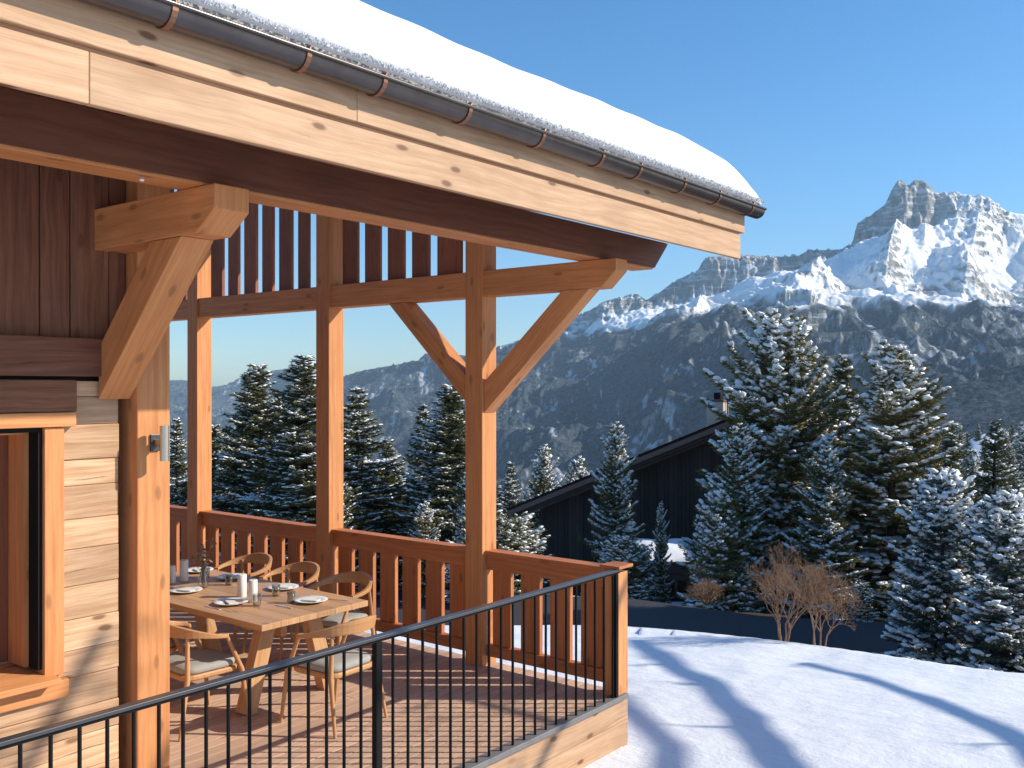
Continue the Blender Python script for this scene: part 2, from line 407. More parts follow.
# driveway: asphalt strip below the crest
m, nt, b = newmat('asphalt')
tc = N(nt, 'ShaderNodeTexCoord').outputs['Object']
n1 = noise(nt, tc, 1.1, 5, .6); n2 = noise(nt, tc, 40, 3)
c = mixc(nt, n2, (.026, .025, .031), (.042, .040, .048))
c = mixc(nt, ramp(nt, n1, [(.70, 0.0), (.74, 1.0)]), c, (.8, .8, .84))
nt.links.new(c, b.inputs['Base Color']); b.inputs['Roughness'].default_value = .85; bump(nt, b, n2, .3, .01)
M['asphalt'] = m
Rs = np.linspace(-40, 13.5, 160); Ws = np.linspace(0, 6.5, 14)
RR, WW = np.meshgrid(Rs, Ws); DD = roadE(RR)-WW
ZZ = np.maximum(ground_z(RR, DD), -5.0)+.03+.03*(1-((WW-3.2)/3.3)**2)
V = np.stack([RU.x*RR+FU.x*DD, RU.y*RR+FU.y*DD, ZZ], -1).reshape(-1, 3)
idx = np.arange(RR.size).reshape(RR.shape)
F = np.stack([idx[:-1, :-1].ravel(), idx[1:, :-1].ravel(), idx[1:, 1:].ravel(), idx[:-1, 1:].ravel()], -1)
tag(np_mesh('driveway', V, F, M['asphalt'], smooth=True), kind='structure')

# ------------------------------------------------------------------ mountains
SKYL = [(-400, 352), (-100, 372), (60, 368), (160, 380), (187, 380), (216, 390), (240, 378), (273, 370), (293, 368), (320, 374), (344, 376), (359, 371), (392, 365), (419, 360), (425, 353),
        (465, 355), (500, 346), (530, 336), (545, 322), (569, 318), (597, 306), (603, 301), (637, 293), (646, 300), (653, 296), (675, 281), (684, 276), (697, 271), (702, 262), (706, 257), (737, 254), (769, 256),
        (797, 256), (804, 252), (811, 250), (841, 249), (852, 245), (857, 224), (863, 219), (869, 216), (885, 204), (892, 189), (898, 180), (902, 179), (906, 184), (909, 185), (914, 179), (924, 180), (935, 192),
        (957, 193), (972, 195), (990, 199), (1007, 211), (1024, 214), (1080, 228), (1200, 262), (1400, 300)]
BASE = [(-400, 362), (160, 388), (240, 388), (344, 386), (419, 372), (440, 378), (465, 380), (500, 372), (569, 334), (603, 320), (650, 313), (690, 301), (719, 291), (760, 281), (800, 272), (841, 263), (857, 250), (890, 242),
        (935, 236), (957, 212), (990, 216), (1024, 236), (1200, 290), (1400, 320)]
SHLD = [(-400, 410), (160, 415), (300, 418), (440, 412), (500, 394), (525, 386), (584, 381), (625, 362), (662, 337), (719, 312), (750, 297), (775, 292), (830, 299), (870, 297), (940, 307), (1024, 316), (1200, 330), (1400, 345)]
RSKY = [(-400, 9000), (290, 9000), (350, 6400), (465, 5600), (600, 5100), (900, 5000), (1400, 5200)]
FOOT = [(-400, 700), (780, 560), (860, 440), (890, 415), (923, 397), (970, 380), (1024, 363), (1200, 325), (1400, 300)]
def ip(tab, x): return np.interp(x, [p[0] for p in tab], [p[1] for p in tab])
def mount_z(R, D, A, Q):
    x = 512+963*np.tan(np.clip(A, -1.2, 1.2))
    x0 = x[0]
    ca = np.cos(A[0]); rs = ip(RSKY, x0)/ca
    jag = 1.2*fbm(x0/9, x0*0, 4, 71)*sstep(480, 560, x0)+.8*fbm(x0/14, x0*0, 3, 72)
    e = lambda y: (386-y)/963
    y0 = ip(SKYL, x0)-jag; y1 = ip(BASE, x0); y3 = ip(SHLD, x0)
    fr = [0.0, .09, .20, .30, .45, .60, .685, .72, .78, .84, .90, .962, .982, 1.0, 1.03, 1.3]
    zs = []
    for f in fr:
        D_ = rs*ca*f if f > 0 else 420+0*rs
        if f == 0: z = -215+0*rs
        elif f == .09: z = -290+0*rs
        elif f == .20: z = -340+0*rs
        elif f == .30: z = -330+0*rs
        elif f == .45: z = D_*e(y3+82)
        elif f == .60: z = D_*e(y3+40)
        elif f == .685: z = D_*e(y3+8)
        elif f == .72: z = D_*e(y3)
        elif f == .78: z = D_*e(y3+2)
        elif f == .84: z = D_*e(y3*.72+y1*.28)
        elif f == .90: z = D_*e(y3*.38+y1*.62)
        elif f == .962: z = D_*e(y1)
        elif f == .982: z = D_*e(y1*.22+y0*.78)
        elif f == 1.0: z = D_*e(y0)
        elif f == 1.03: z = rs*ca*e(y0)-60
        else: z = rs*ca*e(y0)-700
        zs.append(z)
    zs = np.array(zs); fq = Q/rs[None, :]
    fr_ = np.array(fr); Z = np.empty_like(Q)
    xx = np.repeat(x0[None, :], Q.shape[0], 0)
    hi = sstep(500, 600, xx)
    w1 = sstep(.86, .95, fq)*(1-sstep(.984, 1.0, fq))
    w2 = sstep(.30, .45, fq)*(1-sstep(.84, .95, fq))
    yy = fq*40
    warp = w1*(.30+.70*hi)*(.016*(ridged(xx/34+.25*fbm(yy, xx/60, 2, 51), yy*.22, 3, 52)-.5)+.006*(ridged(xx/9, yy*.8, 3, 53)-.5))
    warp = warp+w2*(.05*(ridged(xx/95+.5*fbm(yy*.2, xx/120, 2, 54), yy*.06, 4, 55)-.5))
    fq0 = fq; fq = np.clip(fq+warp, 0, 1.3)
    f430 = 430/rs
    for j in range(Q.shape[1]):
        ff = fr_.copy(); ff[0] = f430[j]; Z[:, j] = np.interp(fq[:, j], ff, zs[:, j])
    fq = fq0
    X_ = R; Y_ = D
    # big relief: gullies and spurs
    wgt = sstep(.28, .5, fq)*(1-sstep(.93, .995, fq))
    ctrl = 1-.5*np.exp(-((fq-.72)/.03)**2)
    wx = X_+160*fbm(X_/500, Y_/500, 3, 3); wy = Y_+160*fbm(X_/500+9, Y_/500, 3, 4)
    Z = Z+wgt*ctrl*(115*(ridged(wx/620, wy/1500, 5, 11)-.45)+85*(1-.65*sstep(.80, .88, fq))*(ridged(wx/230, wy/420, 5, 12)-.45))
    # cliffs: vertical flutes and ledges
    cw = sstep(.955, .975, fq)*(1-sstep(.994, 1.0, fq))
    Z = Z+cw*(22*(ridged(X_/75, wy/500, 4, 13)-.45)+22*fbm(X_/26, Y_/90, 3, 14))
    Z = Z+sstep(.4, .6, fq)*(1-sstep(.99, 1.0, fq))*9*fbm(X_/40, Y_/40, 4, 15)
    # aretes coming towards the valley from the summit block
    def rib(pts, w, amp, f0, f1):
        xc = np.interp(fq, [p[0] for p in pts], [p[1] for p in pts])
        return amp*np.exp(-np.abs(x-xc)/w)*sstep(f0, f0+.05, fq)*(1-sstep(f1-.10, f1, fq))
    Z = Z+rib([(.80, 884), (.90, 896), (1, 904)], 16, 150, .80, 1.0)+rib([(.8, 925), (1, 925)], 12, 70, .86, 1.0)
    Z = Z+rib([(.74, 800), (.9, 835), (1, 845)], 22, 90, .74, .99)+rib([(.74, 960), (.9, 975), (1, 985)], 20, 90, .76, .99)
    Z = Z+rib([(.8, 690), (.9, 700), (1, 706)], 14, 70, .8, .995)+rib([(.8, 1040), (1, 1030)], 22, 80, .78, .99)
    # terraces on steep rock
    t = Z/46+.6*fbm(X_/300, Y_/300, 3, 16); tf = np.floor(t)+sstep(.25, .75, t-np.floor(t))
    steep_zone = sstep(.80, .90, fq)*(1-sstep(.985, .998, fq))
    Z = Z+steep_zone*(.5*sstep(.05,.3,fbm(X_/260, Y_/260, 3, 61)))*((tf-t)*46)
    Z = Z+sstep(.72, .8, fq)*(1-sstep(.985, 1.0, fq))*5*(ridged(X_/38, Y_/38, 3, 66)-.45)
    # wooded shoulder with cliffs lower on the face
    cl = sstep(.50, .56, fq)*(1-sstep(.66, .72, fq))*sstep(.12, .35, fbm(X_/420, Y_/700, 3, 18))
    t2 = Z/90; tf2 = np.floor(t2)+sstep(.35, .65, t2-np.floor(t2)); Z = Z+cl*(tf2-t2)*70
    # near foothill on the right
    zf = 1650*(386-ip(FOOT, x0))/963
    fz = zf[None, :]-np.abs(Q*ca[None, :]-1650)*.42+18*fbm(X_/160, Y_/160, 5, 19)
    return np.maximum(Z, fz)
az = np.linspace(math.radians(-46), math.radians(46), 1500)
rs_ = ip(RSKY, 512+963*np.tan(az))/np.cos(az)
fra = np.concatenate([np.linspace(0, .25, 30)[:-1], np.linspace(.25, .68, 190)[:-1], np.linspace(.68, .93, 210)[:-1], np.linspace(.93, .97, 60)[:-1], np.linspace(.97, 1.0, 110)[:-1], np.linspace(1.0, 1.06, 14)])
Qm = 430+fra[:, None]*(rs_[None, :]-430)
Am = np.repeat(az[None, :], len(fra), 0); Rm_ = np.sin(Am)*Qm; Dm_ = np.cos(Am)*Qm
Zm_ = mount_z(Rm_, Dm_, Am, Qm)
V = np.stack([RU.x*Rm_+FU.x*Dm_, RU.y*Rm_+FU.y*Dm_, Zm_], -1).reshape(-1, 3)
nr, na = Am.shape; idx = np.arange(nr*na).reshape(nr, na)
F = np.stack([idx[:-1, :-1].ravel(), idx[1:, :-1].ravel(), idx[1:, 1:].ravel(), idx[:-1, 1:].ravel()], -1)
mo = np_mesh('mountains', V, F, bpy.data.materials.new('mountain_cover'), smooth=True)
P = V.reshape(nr, na, 3); dr = np.gradient(P, axis=0); da = np.gradient(P, axis=1)
nn = np.cross(da, dr); nn /= np.linalg.norm(nn, axis=2, keepdims=True)+1e-9
steep = 1-np.abs(nn[:, :, 2])
Zm = P[:, :, 2]; Xm = P[:, :, 0]; Ym = P[:, :, 1]
xpx = 512+963*np.tan(Am)
TL = 265+90*fbm(Xm/500, Ym/500, 4, 91)+sstep(560, 760, xpx)*30-sstep(520, 300, xpx)*0
forest = 1-sstep(-25, 25, Zm-TL+60*fbm(Xm/90, Ym/90, 4, 92))
hot = steep+.16*fbm(Xm/60, Ym/60, 4, 93)+.06*fbm(Xm/14, Zm/6, 3, 94)
rock = sstep(.52, .62, hot)
Rm = Xm*RU.x+Ym*RU.y; Dm = Xm*FU.x+Ym*FU.y
yv = 386-963*Zm/np.maximum(Dm, 1)
fqm = np.hypot(Rm, Dm)/(ip(RSKY, xpx)/np.cos(Am))
cliff = sstep(560, 590, xpx)*sstep(.955, .968, fqm)*(1-sstep(930, 960, xpx))
ledge = .8*fbm(Zm/34+Rm/240, Rm/130, 4, 97)+.7*fbm(Rm/30, Zm/70, 4, 98)
rock = np.maximum(rock, cliff*sstep(-.50, -.25, ledge+.9*(steep-.35)))
band = sstep(900, 960, xpx)*np.exp(-((fqm-.955)/.012)**2)*sstep(-.1, .05, ledge)
band = np.maximum(band, sstep(740, 800, xpx)*np.exp(-((fqm-.80)/.03)**2)*sstep(.0, .12, ledge+.6*fbm(Rm/150, Dm/150, 3, 99)))
band = np.maximum(band, (1-sstep(700, 760, xpx))*sstep(520, 590, xpx)*np.exp(-((fqm-.86)/.03)**2)*sstep(-.1, .1, ledge))
rock = np.maximum(rock, band)
clear = sstep(.20, .42, .7*fbm(Rm/45, Dm/520, 4, 95)+.45*fbm(Rm/14, Dm/40, 3, 96)+.5*fbm(Rm/500, Dm/500, 3, 90))*.75
colr = np.zeros((nr*na, 4), dtype=np.float32)
colr[:, 0] = rock.ravel(); colr[:, 1] = forest.ravel(); colr[:, 2] = clear.ravel(); colr[:, 3] = 1
ca_ = mo.data.color_attributes.new('cover', 'FLOAT_COLOR', 'POINT'); ca_.data.foreach_set('color', colr.ravel())
m = mo.data.materials[0]; m.use_nodes = True; nt = m.node_tree; b = nt.nodes['Principled BSDF']
sc = N(nt, 'ShaderNodeSeparateColor'); nt.links.new(N(nt, 'ShaderNodeAttribute', attribute_name='cover').outputs['Color'], sc.inputs[0])
tc = N(nt, 'ShaderNodeTexCoord').outputs['Object']
nf = noise(nt, tc, .085, 5, .75); nv = noise(nt, mapping(nt, tc, (1, 1, .25)), .028, 6, .68); ns = noise(nt, mapping(nt, tc, (.3, .3, 1.6)), .03, 5, .6); nb = noise(nt, tc, .012, 4, .6)
rockc = mixc(nt, ramp(nt, nv, [(.35, 0.0), (.65, 1.0)]), (.18, .175, .17), (.50, .465, .42))
rockc = mixc(nt, math_(nt, 'MULTIPLY', ramp(nt, ns, [(.52, 0.0), (.60, 1.0)]), .75), rockc, (.86, .87, .88))
woods = mixc(nt, ramp(nt, nf, [(.42, 0.0), (.62, 1.0)]), (.013, .025, .036), (.115, .145, .175))  # blue of the distant haze is partly mixed into the forest colour
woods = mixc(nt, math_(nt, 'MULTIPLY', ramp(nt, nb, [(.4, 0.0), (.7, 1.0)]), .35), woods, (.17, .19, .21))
snowc = mixc(nt, ramp(nt, nf, [(.68, 0.0), (.76, 1.0)]), (.93, .93, .92), (.30, .28, .27))
high = mixc(nt, sc.outputs[0], snowc, rockc)
low = mixc(nt, sc.outputs[2], woods, (.72, .74, .78))
low = mixc(nt, math_(nt, 'MULTIPLY', ramp(nt, math_(nt, 'ADD', sc.outputs[0], math_(nt, 'MULTIPLY', nf, .3)), [(.75, 0.0), (1.0, 1.0)]), .8), low, rockc)
nt.links.new(mixc(nt, sc.outputs[1], high, low), b.inputs['Base Color']); b.inputs['Roughness'].default_value = .95; b.inputs['Specular IOR Level'].default_value = .05
bump(nt, b, math_(nt, 'MULTIPLY', math_(nt, 'ADD', nf, nv), math_(nt, 'ADD', math_(nt, 'MAXIMUM', sc.outputs[0], sc.outputs[1]), .12)), .9, 12.0)
tag(mo, kind='structure')

# haze: one closed box of even air round everything
m = bpy.data.materials.new('valley_air'); m.use_nodes = True; nt = m.node_tree; nt.nodes.remove(nt.nodes['Principled BSDF'])
pv = N(nt, 'ShaderNodeVolumePrincipled'); pv.inputs['Color'].default_value = (.60, .82, 1.0, 1); pv.inputs['Density'].default_value = 5.8e-5
pv.inputs['Anisotropy'].default_value = 0.0
nt.links.new(pv.outputs[0], nt.nodes['Material Output'].inputs['Volume'])
hz = MB(); hz.box((-10600, -10600, float(V[:, 2].min())-2), (10600, 10600, 1300)); h = hz.build('haze', m); tag(h, kind='stuff')
#=====STRUCT=====
# ------------------------------------------------------------------ chalet
chalet = empty('chalet', (3.2, 5.4, 0))
tag(chalet, 'timber chalet with snowy roof, open gallery and window, filling the left of the view', 'chalet')
def part(mb, name, mat, bevel=0.0, parent=None, lab=None):
    o = mb.build(name, mat, None, bevel); p = parent or chalet
    mw = Vector((0, 0, 0)); q = p
    while q is not None: mw += Vector(q.location); q = q.parent
    o.data.transform(Matrix.Translation(-mw)); o.parent = p
    if lab: o['label'] = lab
    return o
VW = 5.36
# facade of old squared timbers, joints between the courses
mb = MB(); z = -.42; k = 0; hs_ = [.21, .17, .19, .15, .20, .16, .18, .155, .175, .19]
while z < 2.52:
    h = hs_[k % 10]; zt = min(z+h, 2.53); pr = rnd.uniform(-.006, .007)
    if zt-z > .03:
        if zt > .93 and z < 2.27:
            mb.box((-2.6, VW+pr, z+.001), (1.25, VW+.2, zt-.001)); mb.box((2.60, VW+pr, z+.001), (3.02, VW+.2, zt-.001))
        else: mb.box((-2.6, VW+pr, z+.001), (3.02, VW+.2, zt-.001))
    z += h; k += 1
part(mb, 'wall', M['oldwall'], .005)
mb = MB(); mb.box((-2.6, VW+.07, -.42), (3.0, VW+.24, .90)); mb.box((-2.6, VW+.07, 2.30), (3.0, VW+.24, 2.6)); mb.box((2.62, VW+.07, .9), (3.0, VW+.24, 2.3)); mb.box((-2.6, VW+.07, .9), (1.2, VW+.24, 2.3))
part(mb, 'wall_core', M['darkwood'])
mb = MB(); mb.box((3.06, VW+.16, -.42), (3.20, 13, 4.0), grain=(0, 1, 0)); mb.box((-2.6, VW+.3, 2.4), (3.02, 13, 2.5), grain=(0, 1, 0)); part(mb, 'side_wall', M['oldwall'])
# upper storey: vertical boards, plate timber under them
mb = MB(); x = -2.6
while x < 3.05:
    w = rnd.uniform(.15, .24); mb.box((x+.003, VW+.02+rnd.uniform(-.008, .008), 2.72), (min(x+w, 3.08)-.003, VW+.07, 4.35), grain=(0, 0, 1)); x += w
part(mb, 'upper_siding', M['siding'], .004)
mb = MB(); mb.box((-2.6, VW+.075, 2.6), (3.0, VW+.12, 4.35)); part(mb, 'upper_wall_core', M['darkwood'])
mb = MB(); mb.box((-2.6, VW-.05, 2.555), (2.93, VW+.1, 2.775)); part(mb, 'plate_timber', M['siding'], .008)
mb = MB(); mb.box((3.085, 5.27, -.42), (3.30, 5.50, 4.30), grain=(0, 0, 1)); part(mb, 'corner_post', M['larch'], .006)
# window
wi = empty('window', (0, 0, 0)); wi.parent = chalet; wi.location = Vector((1.9, VW, .9))-Vector(chalet.location)
def wpart(mb, name, mat, bevel=0.0):
    o = mb.build(name, mat, None, bevel); o.data.transform(Matrix.Translation(-Vector((1.9, VW, .9)))); o.parent = wi; return o
mb = MB(); mb.box((.95, VW-.045, 2.355), (2.745, VW+.06, 2.535)); wpart(mb, 'lintel', M['siding'], .008)
mb = MB(); mb.box((.98, VW-.055, 2.272), (2.735, VW+.05, 2.352), tint=.9); wpart(mb, 'head_trim', M['larch'], .004)
mb = MB(); mb.box((2.565, VW-.035, .885), (2.675, VW+.07, 2.268), tint=.7); wpart(mb, 'jamb_trim', M['larch'], .004)
mb = MB(); mb.box((1.05, VW-.035, .885), (1.16, VW+.07, 2.268), tint=.4); wpart(mb, 'jamb_trim', M['larch'], .004)
mb = MB(); mb.prism([(VW-.13, .86), (VW-.13, .895), (VW+.30, .925), (VW+.30, .86)], 'x', .95, 2.61, tint=.8); wpart(mb, 'sill', M['larch'], .004)
mb = MB(); mb.box((.95, VW-.04, .755), (2.70, VW+.06, .855), tint=.6); wpart(mb, 'apron', M['larch'], .004)
mb = MB()
for a, b_ in (((2.54, VW-.01, .93), (2.562, VW+.10, 2.27)), ((1.163, VW-.01, .93), (1.185, VW+.10, 2.27)), ((1.186, VW-.01, 2.245), (2.539, VW+.10, 2.27))): mb.box(a, b_)
wpart(mb, 'metal_edge', M['black'])
mb = MB(); mb.box((2.52, VW+.102, .93), (2.56, VW+.40, 2.27), grain=(0, 0, 1), tint=.5); mb.box((1.165, VW+.102, .93), (1.20, VW+.40, 2.27), grain=(0, 0, 1)); mb.box((1.201, VW+.102, 2.23), (2.519, VW+.40, 2.27)); wpart(mb, 'reveal', M['larch'])
mb = MB(); mb.box((2.43, VW+.30, .93), (2.518, VW+.37, 2.228), grain=(0, 0, 1)); mb.box((1.202, VW+.30, .93), (1.29, VW+.37, 2.228), grain=(0, 0, 1)); mb.box((1.291, VW+.30, .93), (2.429, VW+.37, 1.02)); mb.box((1.291, VW+.30, 2.14), (2.429, VW+.37, 2.228)); mb.box((1.82, VW+.30, 1.021), (1.90, VW+.37, 2.139), grain=(0, 0, 1))
wpart(mb, 'frame', M['slat'], .003)
mb = MB(); mb.box((1.291, VW+.33, 1.021), (1.819, VW+.34, 2.139)); mb.box((1.901, VW+.33, 1.021), (2.429, VW+.34, 2.139)); wpart(mb, 'pane', M['pane'])

# roof: sheathing, eave boards, purlin
def rz(v): return 3.655+.268*(v-3.62)
mb = MB(); U0, U1 = -3.2, 7.72
v = 3.66
while v < 13.4:
    mb.prism([(v, rz(v)), (v+.196, rz(v+.196)), (v+.196, rz(v+.196)+.03), (v, rz(v)+.03)], 'x', U0, U1); v += .2
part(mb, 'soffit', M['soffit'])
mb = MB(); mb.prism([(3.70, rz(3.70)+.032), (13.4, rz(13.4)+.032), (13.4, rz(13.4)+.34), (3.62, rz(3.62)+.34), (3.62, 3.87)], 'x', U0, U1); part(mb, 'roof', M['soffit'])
mb = MB(); xs = [U0, 1.92, 7.76]
for a, b_ in zip(xs[:-1], xs[1:]): mb.box((a+.001, 3.625, 3.60), (b_-.001, 3.662, 3.805))
part(mb, 'fascia_board', M['fascia'], .004)
mb = MB(); xs = [U0, .9, 3.3, 7.80]
for a, b_ in zip(xs[:-1], xs[1:]): mb.box((a+.001, 3.605, 3.825), (b_-.001, 3.66, 4.03))
mb.box((U0, 3.64, 3.80), (7.75, 3.661, 3.826)); part(mb, 'upper_fascia_board', M['fascia'], .004)
mb = MB(); mb.prism([(3.47, 4.035), (3.47, 4.065), (13.4, rz(13.4)+.40), (13.4, rz(13.4)+.35), (3.7, 4.04)], 'x', U0, 7.82)
part(mb, 'roof_covering', M['zincpipe'])
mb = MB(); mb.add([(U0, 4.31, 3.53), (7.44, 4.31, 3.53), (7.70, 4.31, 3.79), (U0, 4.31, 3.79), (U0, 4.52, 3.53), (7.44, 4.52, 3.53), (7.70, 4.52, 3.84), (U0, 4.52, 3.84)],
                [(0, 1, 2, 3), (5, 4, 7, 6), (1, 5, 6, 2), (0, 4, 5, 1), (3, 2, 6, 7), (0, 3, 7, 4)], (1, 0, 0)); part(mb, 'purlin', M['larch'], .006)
mb = MB(); mb.add([(U0, 4.295, 3.545), (7.45, 4.295, 3.545), (7.69, 4.295, 3.782), (U0, 4.295, 3.782), (U0, 4.308, 3.545), (7.45, 4.308, 3.545), (7.69, 4.308, 3.782), (U0, 4.308, 3.782)], [(0, 1, 2, 3), (5, 4, 7, 6), (1, 5, 6, 2), (0, 4, 5, 1), (3, 2, 6, 7), (0, 3, 7, 4)], (1, 0, 0)); part(mb, 'purlin_face_shade', M['purlin'])  # added dark sheet, paints the eave shade onto the purlin's front
# bracket under the purlin, fixed to the facade
mb = MB(); mb.add([(2.88, 5.40, 3.29), (2.88, 4.36, 3.29), (2.88, 4.20, 3.40), (2.88, 4.20, 3.528), (2.88, 5.40, 3.528), (3.09, 5.40, 3.29), (3.09, 4.36, 3.29), (3.09, 4.20, 3.40), (3.09, 4.20, 3.528), (3.09, 5.40, 3.528)],
                [(0, 1, 2, 3, 4), (9, 8, 7, 6, 5), (0, 5, 6, 1), (1, 6, 7, 2), (2, 7, 8, 3), (3, 8, 9, 4), (4, 9, 5, 0)], (0, 1, 0), tint=.6); part(mb, 'bracket_beam', M['larch'], .006)
mb = MB(); mb.add([(2.885, 5.345, 2.42), (2.885, 5.345, 2.72), (2.885, 4.80, 3.288), (2.885, 4.50, 3.288), (3.085, 5.345, 2.42), (3.085, 5.345, 2.72), (3.085, 4.80, 3.288), (3.085, 4.50, 3.288)],
                [(0, 1, 2, 3), (7, 6, 5, 4), (0, 3, 7, 4), (3, 2, 6, 7), (2, 1, 5, 6), (1, 0, 4, 5)], (0, .6, -.7), tint=.5); part(mb, 'bracket_strut', M['larch'], .006)
# gutter with hangers
gu = MB(); seg = 12; gy, gzc, gr = 3.535, 4.03, .074
vs = []; fs = []
for i, x in enumerate((U0, 7.90)):
    for rr_ in (gr, gr-.004):
        for k in range(seg+1):
            a = math.pi+math.pi*k/seg; vs.append((x, gy+rr_*math.cos(a), gzc+rr_*math.sin(a)))
n1_ = seg+1
for k in range(seg):
    fs.append((k, 2*n1_+k, 2*n1_+k+1, k+1)); fs.append((n1_+k+1, 3*n1_+k+1, 3*n1_+k, n1_+k))
gu.add(vs, fs, (1, 0, 0), smooth=True)
gu.add([(7.9, gy+gr*math.cos(math.pi+math.pi*k/seg), gzc+gr*math.sin(math.pi+math.pi*k/seg)) for k in range(seg+1)], [list(range(seg+1))], (0, 1, 0))
gu.tube([(U0, gy-gr-.004, gzc+.002), (7.90, gy-gr-.004, gzc+.002)], .011, 8)
gut = part(gu, 'gutter', M['gutter'])
for x in [-1.4, -.8, -.2, .4, 1.0, 1.6, 2.19, 2.875, 3.355, 4.0, 4.68, 5.34, 5.82, 6.46, 7.04, 7.66]:
    hb = MB(); pr = [(x, gy+(gr+.004)*math.cos(math.pi+math.pi*k/10), gzc+(gr+.004)*math.sin(math.pi+math.pi*k/10)) for k in range(11)]
    for a, b_ in zip(pr[:-1], pr[1:]): hb.beam(a, b_, .026, .006, up=(0, (a[1]+b_[1])/2-gy, (a[2]+b_[2])/2-gzc))
    hb.tube([(x, gy-gr-.004, gzc+.012), (x, gy-gr-.006, gzc+.02), (x, gy-gr+.012, gzc+.022)], .008, 6)
    hb.box((x-.013, gy+gr, gzc-.01), (x+.013, gy+gr+.004, gzc+.03))
    part(hb, 'gutter_hanger', M['copper'], parent=gut)

# roof snow: a thick rounded blanket
prof = [(3.60, 4.06), (3.50, 4.075), (3.455, 4.11), (3.445, 4.17), (3.455, 4.25), (3.49, 4.33), (3.55, 4.40), (3.64, 4.46), (3.78, 4.52), (4.0, 4.585), (4.5, 4.72), (6, 5.12), (9, 5.93), (13.4, 7.1), (13.4, 6.7), (8, 5.15)]
us = list(np.arange(U0, 6.2, .10))+list(6.2+1.68*np.sin(np.linspace(0, math.pi/2, 30)))
vs = []; fs = []; npf = len(prof)
for i, u in enumerate(us):
    q = 1.0 if u < 6.2 else max(.12, (1-((u-6.2)/1.70)**2.6)**.5) if u < 7.9 else .12
    for j, (v, z) in enumerate(prof):
        base = 4.06+.268*max(0, v-3.6)
        nz = (.010*math.sin(u*.9+v*2)+.004*math.sin(u*3.3+z*9)+.003*math.sin(u*11+v*7+z*5)) if 2 < j < 12 else .006*math.sin(u*23)
        vv = v-nz*.9; zz = base+(z-base)*q+nz*q*.7
        if j <= 5 and u > 6.2: vv = v+(1-q)*.05
        vs.append((u, vv, zz))
for i in range(len(us)-1):
    for j in range(npf):
        j2 = (j+1) % npf; fs.append((i*npf+j, i*npf+j2, (i+1)*npf+j2, (i+1)*npf+j))
fs.append(list(range(npf))[::-1]); fs.append([(len(us)-1)*npf+j for j in range(npf)])
fs = [f[::-1] for f in fs]
mb = MB(); mb.add(vs, fs, (1, 0, 0), smooth=True); sn = mb.build('roof_snow', M['snow'])
tag(sn, 'thick smooth blanket of white snow lying on the chalet roof above the gutter', 'snow layer')
# crust: dark granular ice along the lower lip of the snow
cr = MB()
for i in range(3600):
    u = rnd.uniform(0, 7.82); r_ = rnd.uniform(.003, .0075); v0 = 3.465-.02*rnd.random(); z0 = 4.072+rnd.uniform(0, .034)*rnd.uniform(.4, 1)
    p = Vector((u, v0-.012, z0)); a = [Vector((rnd.gauss(0, 1), rnd.gauss(0, 1), rnd.gauss(0, 1))).normalized()*r_*rnd.uniform(.7, 1.4) for _ in range(4)]
    vv = [p+a[0], p-a[0], p+a[1], p-a[1], p+Vector((0, 0, r_)), p-Vector((0, 0, r_))]
    cr.add(vv, [(0, 2, 4), (2, 1, 4), (1, 3, 4), (3, 0, 4), (2, 0, 5), (1, 2, 5), (3, 1, 5), (0, 3, 5)], tint=.5)
M['grit'] = plain('grey_grit', (.55, .54, .535), .9, 0, .5, 40)
o = cr.build('icy_grit', M['grit']); tag(o, kind='stuff')

# gallery posts, beam, braces, slats (plane u = 6.65)
UB = 6.65
for v in (5.63, 7.68, 10.0, 12.3):
    mb = MB(); mb.box((UB-.10, v-.10, 0.0), (UB+.10, v+.10, rz(v)-.003), grain=(0, 0, 1)); part(mb, 'post', M['larch'], .006)
mb = MB(); a0, a1 = UB-.085, UB+.085
P2 = [(12.6, 3.30), (12.6, 3.528), (4.14, 3.528), (4.14, 3.43), (4.28, 3.30)]
mb.add([(a0, p, q) for p, q in P2]+[(a1, p, q) for p, q in P2], [(0, 4, 3, 2, 1), (5, 6, 7, 8, 9), (0, 1, 6, 5), (1, 2, 7, 6), (2, 3, 8, 7), (3, 4, 9, 8), (4, 0, 5, 9)], (0, 1, 0), tint=.4)
part(mb, 'gallery_beam', M['larch'], .006)
def brace(va, za0, za1, vb0, vb1):
    mb = MB(); x0, x1 = UB-.075, UB+.075; Q = [(va, za0), (va, za1), (vb1, 3.298), (vb0, 3.298)]
    s = 1 if vb0 < va else -1
    f = [(0, 1, 2, 3), (7, 6, 5, 4), (1, 0, 4, 5), (2, 1, 5, 6), (3, 2, 6, 7), (0, 3, 7, 4)]
    if s < 0: f = [q_[::-1] for q_ in f]
    mb.add([(x0, p, q) for p, q in Q]+[(x1, p, q) for p, q in Q], [q_[::-1] for q_ in f], (0, vb0-va, 3.3-za0))
    part(mb, 'brace', M['larch'], .005)
brace(5.528, 2.26, 2.54, 4.40, 4.68)
brace(5.732, 2.34, 2.58, 6.74, 6.50)
gaps = [5.80, 6.207, 6.536, 6.866, 7.19, 7.52, 7.945, 8.225, 8.545, 8.84, 9.166, 9.466, 9.80, 10.2, 10.5, 10.8, 11.1, 11.4, 11.7, 12.0]
for a, b_ in zip(gaps[:-1], gaps[1:]):
    lo, hi = a+.058, b_-.058
    for pv_ in (7.68, 10.0):
        if lo < pv_ < hi: hi = None; break
    if hi is None: continue
    mb = MB(); mb.box((UB-.02, lo, 3.532), (UB+.02, hi, rz(lo)-.004), grain=(0, 0, 1)); part(mb, 'slat', M['slat'], .003)

